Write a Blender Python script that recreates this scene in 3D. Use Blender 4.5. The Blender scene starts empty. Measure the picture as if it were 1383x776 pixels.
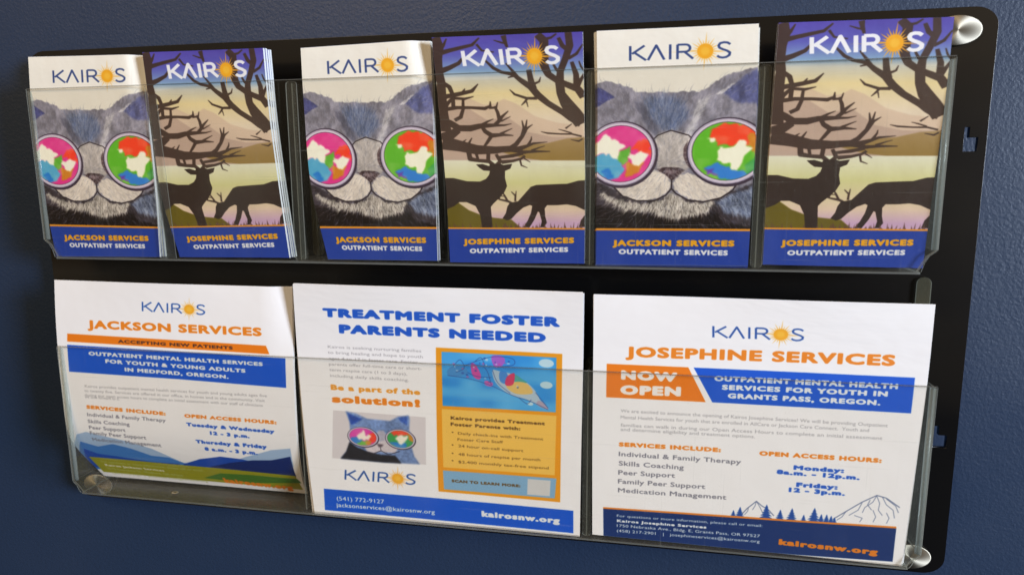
import bpy, bmesh, math, random
import numpy as np
from mathutils import Matrix, Vector

# ------------------------------------------------------------------ camera, world, lamps, exposure
scene = bpy.context.scene
COL = scene.collection
cam_data = bpy.data.cameras.new('camera')
cam = bpy.data.objects.new('camera', cam_data); COL.objects.link(cam)
cam_data.sensor_width = 36.0
cam_data.lens = 24.067
cam_data.clip_start = 0.02; cam_data.clip_end = 60
cam.matrix_world = Matrix(((0.982106, -0.023519, 0.186853, 0.724959),
                           (0.188213, 0.157132, -0.969477, -0.726022),
                           (-0.006560, 0.987298, 0.158747, 0.409209),
                           (0, 0, 0, 1)))
cam_data.dof.use_dof = True
cam_data.dof.focus_distance = 0.70
cam_data.dof.aperture_fstop = 5.0
scene.camera = cam

world = bpy.data.worlds.new('World'); scene.world = world
world.use_nodes = True
wb = world.node_tree.nodes['Background']
# the room in front of the wall: dim below eye level, warm brown lit walls and ceiling above it
wn = world.node_tree
wt = wn.nodes.new('ShaderNodeTexCoord'); ws = wn.nodes.new('ShaderNodeSeparateXYZ'); wr = wn.nodes.new('ShaderNodeValToRGB')
wn.links.new(wt.outputs['Generated'], ws.inputs[0])
wm = wn.nodes.new('ShaderNodeMapRange'); wm.inputs[1].default_value = -1; wm.inputs[2].default_value = 1
wn.links.new(ws.outputs['Z'], wm.inputs[0]); wn.links.new(wm.outputs[0], wr.inputs[0]); wn.links.new(wr.outputs[0], wb.inputs['Color'])
wr.color_ramp.elements[0].position = .47; wr.color_ramp.elements[0].color = (.035, .030, .026, 1)
wr.color_ramp.elements[1].position = .57; wr.color_ramp.elements[1].color = (.32, .23, .13, 1)
wb.inputs['Strength'].default_value = 1.0

def area(name, loc, target, sx, sy, power, color):
    l = bpy.data.lights.new(name, 'AREA'); l.shape = 'RECTANGLE'; l.size = sx; l.size_y = sy
    l.energy = power; l.color = color
    o = bpy.data.objects.new(name, l); COL.objects.link(o)
    o.location = loc
    o.rotation_euler = (Vector(target) - Vector(loc)).to_track_quat('-Z', 'Y').to_euler()
    return o
area('window_light', (6.6, -3.3, 1.15), (0.5, 0, 0.3), 1.5, 1.9, 760, (0.76, 0.86, 1.0))
area('room_ceiling_light', (-0.5, -2.3, 2.0), (0.5, 0, 0.3), 1.4, 1.0, 32, (1.0, 0.76, 0.48))

scene.view_settings.view_transform = 'Standard'
scene.view_settings.look = 'None'
scene.view_settings.exposure = 0.0
scene.view_settings.gamma = 1.0
scene.view_settings.use_curve_mapping = False
scene.render.engine = 'CYCLES'
scene.render.filter_size = 1.9
scene.cycles.max_bounces = 10
scene.cycles.transparent_max_bounces = 24
scene.cycles.glossy_bounces = 4
scene.cycles.caustics_reflective = False
scene.cycles.caustics_refractive = False
scene.cycles.use_denoising = True
scene.cycles.sample_clamp_indirect = 4.0

# ------------------------------------------------------------------ print layout: page coordinates (0..1 across, 0..1 down)
SHEETS = {'B1':[[[0.0492,-0.05,0.5445],[0.1927,-0.05,0.5421]],[[0.0435,-0.0475,0.4865],[0.1909,-0.0475,0.483]],[[0.045,-0.047,0.408],[0.1915,-0.047,0.4032]],[[0.0521,-0.0455,0.3217],[0.1888,-0.0455,0.3229]]],'B2':[[[0.1968,-0.055,0.5427],[0.3371,-0.055,0.5416]],[[0.1946,-0.0475,0.475],[0.3355,-0.0475,0.4735]],[[0.1966,-0.045,0.395],[0.3402,-0.045,0.3986]],[[0.2135,-0.0445,0.3231],[0.3473,-0.0445,0.3244]]],'B3':[[[0.3768,-0.051,0.5407],[0.5116,-0.051,0.5437]],[[0.3754,-0.0475,0.4786],[0.5141,-0.0475,0.4752]],[[0.378,-0.0465,0.4016],[0.515,-0.0465,0.401]],[[0.3927,-0.0455,0.3236],[0.5151,-0.0455,0.324]]],'B4':[[[0.5175,-0.055,0.5441],[0.6646,-0.055,0.5431]],[[0.521,-0.0475,0.4751],[0.6661,-0.0475,0.4716]],[[0.526,-0.0465,0.4025],[0.6674,-0.0465,0.4018]],[[0.5287,-0.0455,0.3227],[0.6674,-0.0455,0.3235]]],'B5':[[[0.6774,-0.051,0.544],[0.8223,-0.051,0.5439]],[[0.6789,-0.0475,0.4713],[0.8245,-0.0475,0.4692]],[[0.679,-0.0465,0.3975],[0.8242,-0.0465,0.397]],[[0.6792,-0.0455,0.323],[0.8237,-0.0455,0.3241]]],'B6':[[[0.8393,-0.051,0.5437],[0.9817,-0.051,0.542]],[[0.8382,-0.0475,0.4675],[0.9816,-0.0475,0.4641]],[[0.8372,-0.0465,0.4004],[0.979,-0.0465,0.3998]],[[0.8371,-0.0455,0.3257],[0.9764,-0.0455,0.3247]]],'F1':[[[0.0489,-0.05,0.2943],[0.3474,-0.05,0.2926]],[[0.0419,-0.0475,0.217],[0.3458,-0.0475,0.2182]],[[0.0387,-0.0455,0.1557],[0.344,-0.0455,0.1636]],[[0.036,-0.0415,0.1071],[0.3416,-0.0415,0.1138]],[[0.0393,-0.031,0.0762],[0.3381,-0.031,0.0721]],[[0.054,-0.012,0.0356],[0.3336,-0.012,0.0351]]],'F2':[[[0.3559,-0.057,0.2972],[0.668,-0.057,0.2954]],[[0.3519,-0.0475,0.2159],[0.6672,-0.0475,0.2117]],[[0.3543,-0.0465,0.1298],[0.6664,-0.0465,0.1259]],[[0.3607,-0.0455,0.0289],[0.6657,-0.0455,0.0304]]],'F3':[[[0.6778,-0.052,0.2941],[0.9877,-0.052,0.2925]],[[0.6778,-0.0475,0.213],[0.988,-0.0475,0.2114]],[[0.678,-0.0465,0.1267],[0.985,-0.0465,0.1264]],[[0.679,-0.0455,0.0343],[0.981,-0.0455,0.0302]]]}
F3_TEXT = [('JOSEPHINE SERVICES', 0.1038, 0.2445, 0.9066, 0.2312, 0.0446, 'OR', 0.052), ('NOW', 0.0906, 0.3358, 0.2694, 0.3347, 0.0395, 'WH', 0.078), ('OPEN', 0.089, 0.3963, 0.2831, 0.3914, 0.0407, 'WH', 0.078), ('OUTPATIENT MENTAL HEALTH', 0.3844, 0.3228, 0.9219, 0.3172, 0.0217, 'WH', 0.07), ('SERVICES FOR YOUTH IN', 0.4089, 0.3561, 0.896, 0.3477, 0.0218, 'WH', 0.07), ('GRANTS PASS, OREGON.', 0.4284, 0.3885, 0.8787, 0.3828, 0.0218, 'WH', 0.07), ('We are excited to announce the opening of Kairos Josephine Services! We will be providing Outpatient', 0.0919, 0.4675, 0.9066, 0.4645, 0.0138, 'GP', 0.004), ('Mental Health Services for youth that are enrolled in AllCare or Jackson Care Connect.  Youth and', 0.0924, 0.4935, 0.8551, 0.4874, 0.0138, 'GP', 0.004), ('families can walk in during our Open Access Hours to complete an initial assessment', 0.0929, 0.5256, 0.896, 0.5147, 0.014, 'GP', 0.004), ('and determine eligibility and treatment options.', 0.0932, 0.5431, 0.521, 0.5403, 0.014, 'GP', 0.004), ('SERVICES INCLUDE:', 0.088, 0.6078, 0.4181, 0.6051, 0.0187, 'OR', 0.07), ('Individual & Family Therapy', 0.0885, 0.6482, 0.4831, 0.6483, 0.0199, 'GR', 0.018), ('Skills Coaching', 0.089, 0.6879, 0.3028, 0.6871, 0.0203, 'GR', 0.018), ('Peer Support', 0.0876, 0.727, 0.2753, 0.7234, 0.0205, 'GR', 0.018), ('Family Peer Support', 0.087, 0.7651, 0.3745, 0.7605, 0.0204, 'GR', 0.018), ('Medication Management', 0.0874, 0.8034, 0.444, 0.7979, 0.0205, 'GR', 0.018), ('OPEN ACCESS HOURS:', 0.5373, 0.6077, 0.9021, 0.6041, 0.019, 'OR', 0.07), ('Monday:', 0.6452, 0.6551, 0.7969, 0.6538, 0.0191, 'BL', 0.07), ('8a.m. - 12p.m.', 0.595, 0.6771, 0.8448, 0.6767, 0.0191, 'BL', 0.07), ('Friday:', 0.658, 0.7229, 0.7834, 0.721, 0.0192, 'BL', 0.07), ('12 - 3p.m.', 0.6366, 0.7456, 0.8069, 0.7431, 0.0192, 'BL', 0.07), ('For questions or more information, please call or email:', 0.0846, 0.9117, 0.5644, 0.898, 0.0116, 'WH', 0.01), ('Kairos Josephine Services', 0.0848, 0.9342, 0.3855, 0.9269, 0.0129, 'WH', 0.06), ('1750 Nebraska Ave., Bldg. E, Grants Pass, OR 97527', 0.085, 0.9555, 0.5594, 0.9423, 0.0128, 'WH', 0.01), ('(458) 217-2901   |   josephineservices@kairosnw.org', 0.0852, 0.9781, 0.5599, 0.9647, 0.0129, 'WH', 0.01), ('kairosnw.org', 0.6196, 0.9647, 0.9258, 0.9659, 0.0261, 'OR', 0.078)]
F3_SHAPES = [('O',[[0.0439,0.2751],[0.3025,0.2741],[0.3615,0.4082],[0.0438,0.4102]]),('B',[[0.3191,0.2741],[0.9655,0.2707],[0.9667,0.406],[0.3823,0.4077]]),('N',[[0.0375,0.8771],[0.3675,0.8698],[0.6654,0.8615],[0.9699,0.8513],[0.9729,0.9854],[0.6752,0.9986],[0.3728,1.0056],[0.0389,1.0021]]),('OL',[[0.0375,0.8736],[0.3674,0.8652],[0.6651,0.8571],[0.9693,0.846],[0.9701,0.8534],[0.6656,0.8647],[0.3677,0.8732],[0.0375,0.8807]])]
F3_TREES = [[0.4694,0.8623,22],[0.49,0.8621,36],[0.5731,0.8591,50],[0.6168,0.8595,36],[0.6527,0.8586,44],[0.6901,0.8585,24],[0.7214,0.8581,52],[0.7435,0.8566,30],[0.7598,0.8558,30],[0.7736,0.8552,26],[0.7842,0.855,22]]
F3_MTN = [[[0.4924,0.8596],[0.512,0.8272],[0.5397,0.7942],[0.5575,0.811],[0.5794,0.8252],[0.5976,0.8474]],[[0.7789,0.8405],[0.8163,0.804],[0.8604,0.7619],[0.901,0.7312],[0.9292,0.7388],[0.9716,0.7711]],[[0.5397,0.7942],[0.5366,0.8134],[0.5291,0.8308]],[[0.5397,0.7942],[0.552,0.8172],[0.5637,0.8435]],[[0.516,0.8234],[0.5143,0.8381],[0.5049,0.8537]],[[0.901,0.7312],[0.8918,0.7586],[0.8703,0.7821],[0.8644,0.804]],[[0.9013,0.7344],[0.9119,0.7617],[0.9105,0.7883],[0.9243,0.8079]],[[0.9171,0.7349],[0.9318,0.7649],[0.9534,0.7836],[0.9605,0.8144]],[[0.8606,0.764],[0.8515,0.7948],[0.8256,0.819]],[[0.8832,0.751],[0.8772,0.7707],[0.8909,0.7904]],[[0.8163,0.804],[0.8061,0.8266],[0.7913,0.8423]],[[0.9296,0.742],[0.9595,0.7671],[0.97,0.7923]],[[0.8949,0.79],[0.9053,0.8153],[0.8994,0.8373]],[[0.8416,0.8172],[0.8663,0.8251],[0.8599,0.8419]],[[0.935,0.7961],[0.9449,0.8161],[0.9392,0.8379]]]
F3_LOGO = [[0.3723,0.1523],[0.6434,0.1513],[0.3708,0.1088]]
F2_TEXT = [('TREATMENT FOSTER', 0.105, 0.1347, 0.9249, 0.1336, 0.0408, 'BL', 0.078), ('PARENTS NEEDED', 0.1612, 0.203, 0.8795, 0.199, 0.0414, 'BL', 0.078), ('Kairos is seeking nurturing families', 0.116, 0.2694, 0.4542, 0.2662, 0.0126, 'GP', 0.004), ('to bring healing and hope to youth', 0.1145, 0.294, 0.459, 0.2905, 0.0126, 'GP', 0.004), ('ages 4 to 17 in foster care. Foster', 0.1172, 0.3192, 0.4407, 0.3146, 0.0126, 'GP', 0.004), ('parents offer full-time care or short-', 0.1156, 0.3445, 0.4533, 0.3411, 0.0125, 'GP', 0.004), ('term respite care (1 to 3 days),', 0.1158, 0.3688, 0.4003, 0.3668, 0.0125, 'GP', 0.004), ('including daily skills coaching.', 0.1168, 0.3939, 0.4058, 0.3929, 0.0125, 'GP', 0.004), ('Be a part of the', 0.1158, 0.4502, 0.4442, 0.4465, 0.025, 'YO', 0.06), ('solution!', 0.1164, 0.5043, 0.4423, 0.4987, 0.0346, 'OR', 0.07), ('Kairos provides Treatment', 0.5498, 0.5399, 0.877, 0.5337, 0.0149, 'BR', 0.05), ('Foster Parents with:', 0.549, 0.5664, 0.7934, 0.5632, 0.015, 'BR', 0.05), ('Daily check-ins with Treatment', 0.5741, 0.6014, 0.8715, 0.5969, 0.0115, 'BR', 0.005), ('Foster Care Staff', 0.5718, 0.6275, 0.7326, 0.6236, 0.0116, 'BR', 0.005), ('24 hour on-call support', 0.5738, 0.6551, 0.8029, 0.6532, 0.0117, 'BR', 0.005), ('48 hours of respite per month', 0.5726, 0.6913, 0.8614, 0.6858, 0.0118, 'BR', 0.005), ('$2,400 monthly tax-free stipend', 0.5713, 0.724, 0.8902, 0.718, 0.0118, 'BR', 0.005), ('•', 0.5517, 0.5991, 0.5584, 0.5993, 0.0081, 'BR', 0.06), ('•', 0.5498, 0.653, 0.5566, 0.6532, 0.0081, 'BR', 0.06), ('•', 0.5484, 0.6892, 0.5552, 0.6894, 0.0082, 'BR', 0.06), ('•', 0.5471, 0.721, 0.554, 0.7212, 0.0082, 'BR', 0.06), ('SCAN TO LEARN MORE:', 0.5433, 0.8098, 0.791, 0.8065, 0.0128, 'BR', 0.06), ('(541) 772-9127', 0.0963, 0.9318, 0.2818, 0.9298, 0.0191, 'WH', 0.008), ('jacksonservices@kairosnw.org', 0.0915, 0.9612, 0.4733, 0.9576, 0.0191, 'WH', 0.018), ('kairosnw.org', 0.6477, 0.9507, 0.9297, 0.9507, 0.0279, 'WH', 0.078)]
F2_SHAPES = [('YF',[[0.5062,0.2422],[0.9331,0.2401],[0.9304,0.856],[0.4923,0.8554]]),('SK',[[0.5255,0.2585],[0.914,0.2565],[0.9132,0.4772],[0.523,0.485]]),('CR',[[0.5196,0.4985],[0.9154,0.4915],[0.9112,0.7411],[0.5154,0.7477]]),('LB',[[0.5132,0.7616],[0.917,0.7541],[0.9114,0.8415],[0.5131,0.8441]]),('QR',[[0.8173,0.7672],[0.8968,0.7653],[0.8939,0.8342],[0.8144,0.8352]]),('B',[[0.0494,0.8846],[0.9762,0.888],[0.9773,0.9875],[0.0435,0.9799]]),('CB',[[0.1183,0.5377],[0.4603,0.539],[0.452,0.7433],[0.0972,0.7469]])]
F2_LOGO = [[0.1357,0.8368],[0.4062,0.8341],[0.1412,0.7937]]
F2_CAT = {'body':[[0.1644,0.5373],[0.2036,0.5443],[0.2449,0.5636],[0.2871,0.5647],[0.329,0.5658],[0.3599,0.5445],[0.3988,0.5355],[0.4022,0.551],[0.3976,0.5998],[0.4119,0.6332],[0.4037,0.6758],[0.4107,0.7101],[0.4298,0.7434],[0.293,0.7482],[0.1287,0.7461],[0.1537,0.7135],[0.1687,0.6839],[0.1764,0.627],[0.1764,0.585]],'dark':[[0.1699,0.6697],[0.1931,0.6887],[0.2349,0.7059],[0.2832,0.7153],[0.3382,0.7136],[0.3548,0.7366],[0.3602,0.7466],[0.293,0.7482],[0.1287,0.7461],[0.1537,0.7135]],'muz':[[0.2241,0.6858],[0.2637,0.647],[0.2872,0.6588],[0.3247,0.6413],[0.3589,0.6731],[0.3389,0.703],[0.2963,0.7036],[0.2843,0.7012],[0.2591,0.7106],[0.2349,0.7059]],'face':[[0.2708,0.6324],[0.2843,0.6102],[0.3025,0.6099],[0.3134,0.6284],[0.3142,0.6633],[0.2684,0.6676]],'nose':[[0.2732,0.6686],[0.2998,0.6703],[0.2886,0.6832],[0.2795,0.6827]],'earL':[[0.1718,0.545],[0.2265,0.5666],[0.1944,0.5904],[0.1818,0.595]],'earR':[[0.3597,0.5493],[0.3944,0.5414],[0.3908,0.5796],[0.3678,0.5644]],'L1':[[0.223,0.6438],[0.2734,0.6391],[0.2257,0.6064]],'L2':[[0.3625,0.6413],[0.4106,0.6368],[0.3646,0.6042]],'b1':[('cb',[[0.1763,0.6516],[0.2091,0.6415],[0.2183,0.6653],[0.1966,0.6827],[0.1761,0.6692]]),('gn',[[0.2009,0.6683],[0.2383,0.6606],[0.2336,0.6821],[0.2026,0.685]]),('rd',[[0.2435,0.6314],[0.2715,0.6218],[0.2686,0.6641],[0.2478,0.6569]]),('or',[[0.2319,0.664],[0.254,0.6549],[0.2496,0.6729],[0.2341,0.6764]]),('wh',[[0.202,0.6373],[0.2176,0.626],[0.2245,0.6142],[0.2356,0.63],[0.2508,0.6398],[0.2399,0.6562],[0.2192,0.6539],[0.2086,0.6479]])],'b2':[('rd',[[0.3326,0.6092],[0.3661,0.5992],[0.3984,0.6066],[0.3887,0.6228],[0.3435,0.6284]]),('cb',[[0.3238,0.6554],[0.3479,0.6559],[0.387,0.6536],[0.3766,0.6784],[0.3403,0.6804]]),('or',[[0.3923,0.6107],[0.4154,0.6224],[0.408,0.651],[0.3936,0.6419]]),('wh',[[0.3453,0.638],[0.3605,0.6254],[0.3733,0.6312],[0.3884,0.6284],[0.382,0.6471],[0.3643,0.6628],[0.3541,0.6526]])],'moth':[[[0.2855,0.6835],[0.2876,0.6974],[0.259,0.712],[0.2288,0.705]],[[0.2876,0.6974],[0.3139,0.7124],[0.3576,0.6942]]],'white':[[0.2039,0.628],[0.235,0.6217],[0.2309,0.636],[0.2524,0.634],[0.2545,0.6479],[0.2325,0.6569],[0.2176,0.6513],[0.1993,0.6495]],'white2':[[0.3555,0.628],[0.3854,0.6287],[0.3812,0.65],[0.3595,0.6625],[0.342,0.6537]]}
F2_BIRD = {'cir':[[[0.8809,0.2817],[0.9058,0.28],[0.8809,0.2647]],[[0.8811,0.3701],[0.902,0.3685],[0.8811,0.3557]],[[0.8279,0.4503],[0.8378,0.4495],[0.8279,0.4435]]],'body':[[0.7,0.323],[0.7249,0.3255],[0.7674,0.3353],[0.8167,0.3657],[0.8448,0.3977],[0.8625,0.4346],[0.8872,0.4667],[0.8661,0.4625],[0.8166,0.4342],[0.7669,0.4211],[0.7313,0.3982],[0.7066,0.3657]],'tan':[[0.7457,0.3842],[0.7814,0.3642],[0.8167,0.37],[0.8364,0.4026],[0.8166,0.4128],[0.7741,0.4119]],'red':[[0.7496,0.3452],[0.7745,0.3304],[0.7707,0.3736],[0.7529,0.3836],[0.7422,0.3758]],'green':[[0.7745,0.3347],[0.8026,0.354],[0.8167,0.3657],[0.7743,0.3648]],'pink':[[0.6971,0.267],[0.7256,0.2608],[0.7432,0.2768],[0.7323,0.3034],[0.7073,0.3095]],'pink2':[[0.6263,0.3023],[0.6428,0.3055],[0.6601,0.3476],[0.6526,0.3655],[0.6312,0.3498]],'blue':[[0.7249,0.3281],[0.7462,0.3282],[0.7531,0.3535],[0.7422,0.3758],[0.7245,0.3643]],'pink3':[[0.6742,0.3682],[0.6993,0.3749],[0.6955,0.3907],[0.674,0.3855]],'tail':[[0.8554,0.4352],[0.873,0.4422],[0.8893,0.4682],[0.8661,0.4625],[0.8484,0.4486]],'spots':[[0.588,0.3312],[0.6424,0.3272],[0.6681,0.2994],[0.6814,0.3676],[0.7182,0.2872],[0.7537,0.2804],[0.7954,0.3931],[0.574,0.3061],[0.6166,0.3509],[0.6755,0.2815]],'head':[[0.544,0.3345],[0.5664,0.3153],[0.6028,0.3171],[0.6132,0.3424],[0.5801,0.358],[0.5471,0.3561]],'lines':[[[0.5434,0.3564],[0.6164,0.3639],[0.6884,0.3844],[0.7669,0.4211],[0.8308,0.4415],[0.8872,0.4692]],[[0.6029,0.3127],[0.6612,0.2825],[0.7114,0.2661],[0.7679,0.2708],[0.7712,0.2963],[0.718,0.3088]],[[0.6133,0.3381],[0.6456,0.353],[0.696,0.3536]],[[0.6248,0.3024],[0.675,0.3162],[0.6956,0.3838]],[[0.5664,0.3153],[0.5889,0.2875],[0.6027,0.3214],[0.5731,0.3411]],[[0.7,0.323],[0.7173,0.3735],[0.7598,0.4131]],[[0.6394,0.2927],[0.6613,0.2738],[0.6751,0.3075]],[[0.7882,0.4279],[0.8166,0.4513],[0.8308,0.433]],[[0.8448,0.4019],[0.8872,0.4624]]]}
F1_TEXT = [('JACKSON SERVICES', 0.1414, 0.2116, 0.8811, 0.2161, 0.0399, 'OR', 0.055), ('ACCEPTING NEW PATIENTS', 0.272, 0.2715, 0.7596, 0.2806, 0.0156, 'BN', 0.05), ('OUTPATIENT MENTAL HEALTH SERVICES', 0.1372, 0.3329, 0.8786, 0.3506, 0.0187, 'WH', 0.07), ('FOR YOUTH & YOUNG ADULTS', 0.2092, 0.3646, 0.8067, 0.385, 0.0188, 'WH', 0.07), ('IN MEDFORD, OREGON.', 0.292, 0.3989, 0.7357, 0.4164, 0.0188, 'WH', 0.07), ('Kairos provides outpatient mental health services for youth and young adults ages five', 0.1069, 0.4774, 0.8884, 0.4959, 0.0133, 'GP', 0.004), ('to twenty five. Services are offered in our office, in homes and in the community. Visit', 0.1029, 0.4984, 0.8789, 0.519, 0.0133, 'GP', 0.004), ('during our open access hours to complete an initial assessment with our staff of clinicians', 0.1026, 0.5185, 0.8695, 0.5411, 0.0133, 'GP', 0.004), ('we look forward to it.', 0.1018, 0.5273, 0.2574, 0.5335, 0.0135, 'GP', 0.004), ('SERVICES INCLUDE:', 0.1045, 0.5781, 0.4559, 0.599, 0.0185, 'OR', 0.07), ('Individual & Family Therapy', 0.1046, 0.6153, 0.4533, 0.6306, 0.018, 'GR', 0.018), ('Skills Coaching', 0.1031, 0.6496, 0.291, 0.6574, 0.0187, 'GR', 0.018), ('Peer Support', 0.104, 0.682, 0.2676, 0.6893, 0.0197, 'GR', 0.018), ('Family Peer Support', 0.1016, 0.7133, 0.3534, 0.7251, 0.0207, 'GR', 0.018), ('Medication Management', 0.1024, 0.7536, 0.4119, 0.7648, 0.0227, 'GR', 0.018), ('OPEN ACCESS HOURS:', 0.5357, 0.6046, 0.9221, 0.6207, 0.0181, 'OR', 0.07), ('Tuesday & Wednesday', 0.541, 0.6455, 0.9105, 0.6626, 0.0181, 'BL', 0.07), ('12 - 3 p.m.', 0.6389, 0.6834, 0.8055, 0.691, 0.0187, 'BL', 0.07), ('Thursday & Friday', 0.5706, 0.7295, 0.8723, 0.7366, 0.0189, 'BL', 0.07), ('8 a.m. - 3 p.m.', 0.603, 0.7656, 0.8294, 0.7687, 0.0196, 'BL', 0.07), ('For questions or more information, please call or email:', 0.0645, 0.9037, 0.5532, 0.9015, 0.0148, 'PG', 0.01), ('Kairos Jackson Services', 0.0678, 0.926, 0.3539, 0.9292, 0.015, 'WH', 0.03), ('3575 Donohoe St., Medford, OR 97504', 0.0584, 0.9513, 0.4295, 0.9562, 0.0153, 'PG', 0.01), ('(541) 772-9127  |  jacksonservices@kairosnw.org', 0.0627, 0.9792, 0.5365, 0.98, 0.0153, 'PG', 0.01), ('kairosnw.org', 0.624, 0.9712, 0.9437, 0.9823, 0.0393, 'OR', 0.078)]
F1_SHAPES = [('O',[[0.0479,0.2384],[0.8954,0.2571],[0.9074,0.295],[0.0454,0.2744]]),('B',[[0.0442,0.2892],[0.5363,0.2997],[0.97,0.3107],[0.9684,0.4494],[0.5282,0.4262],[0.0427,0.4087]]),('M1',[[0.0373,0.7167],[0.0843,0.699],[0.1637,0.7199],[0.2427,0.7384],[0.3606,0.7773],[0.4812,0.8514],[0.6453,0.8553],[-0.0757,0.9496]]),('M1',[[0.6495,0.842],[0.7796,0.7814],[0.8887,0.7412],[0.9699,0.7284],[0.974,0.8137],[0.6351,0.884]]),('M2',[[0.0395,0.7645],[0.1115,0.7924],[0.1876,0.7668],[0.2643,0.7879],[0.3434,0.8241],[0.4262,0.8265],[0.4882,0.857],[0.4332,0.9127],[-0.0651,0.9616]]),('M3',[[0.0323,0.8169],[0.0851,0.8441],[0.1777,0.852],[0.3237,0.8659],[0.4584,0.8611],[0.4332,0.9127],[-0.0293,0.9443]]),('M3',[[0.4776,0.8598],[0.5666,0.8178],[0.6631,0.7929],[0.7502,0.7971],[0.8008,0.8059],[0.7878,0.862],[0.4616,0.8947]]),('M4',[[0.5971,0.862],[0.6997,0.8234],[0.8024,0.7981],[0.8817,0.7901],[0.9659,0.7652],[0.9758,0.8751],[0.9532,0.8787],[0.5858,0.8911]]),('G1',[[0.0228,0.872],[0.1674,0.8692],[0.4552,0.8682],[0.6414,0.8666],[0.9725,0.8688],[0.9921,0.9909],[0.688,0.9954],[0.3894,0.9931],[0.0187,0.9883]]),('G2',[[0.5311,0.9498],[0.6282,0.9021],[0.7701,0.8924],[0.9778,0.8894],[0.9908,0.9181],[0.7499,0.9562]])]
F1_LOGO = [[0.3855,0.1246],[0.6527,0.1306],[0.3879,0.083]]
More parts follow.
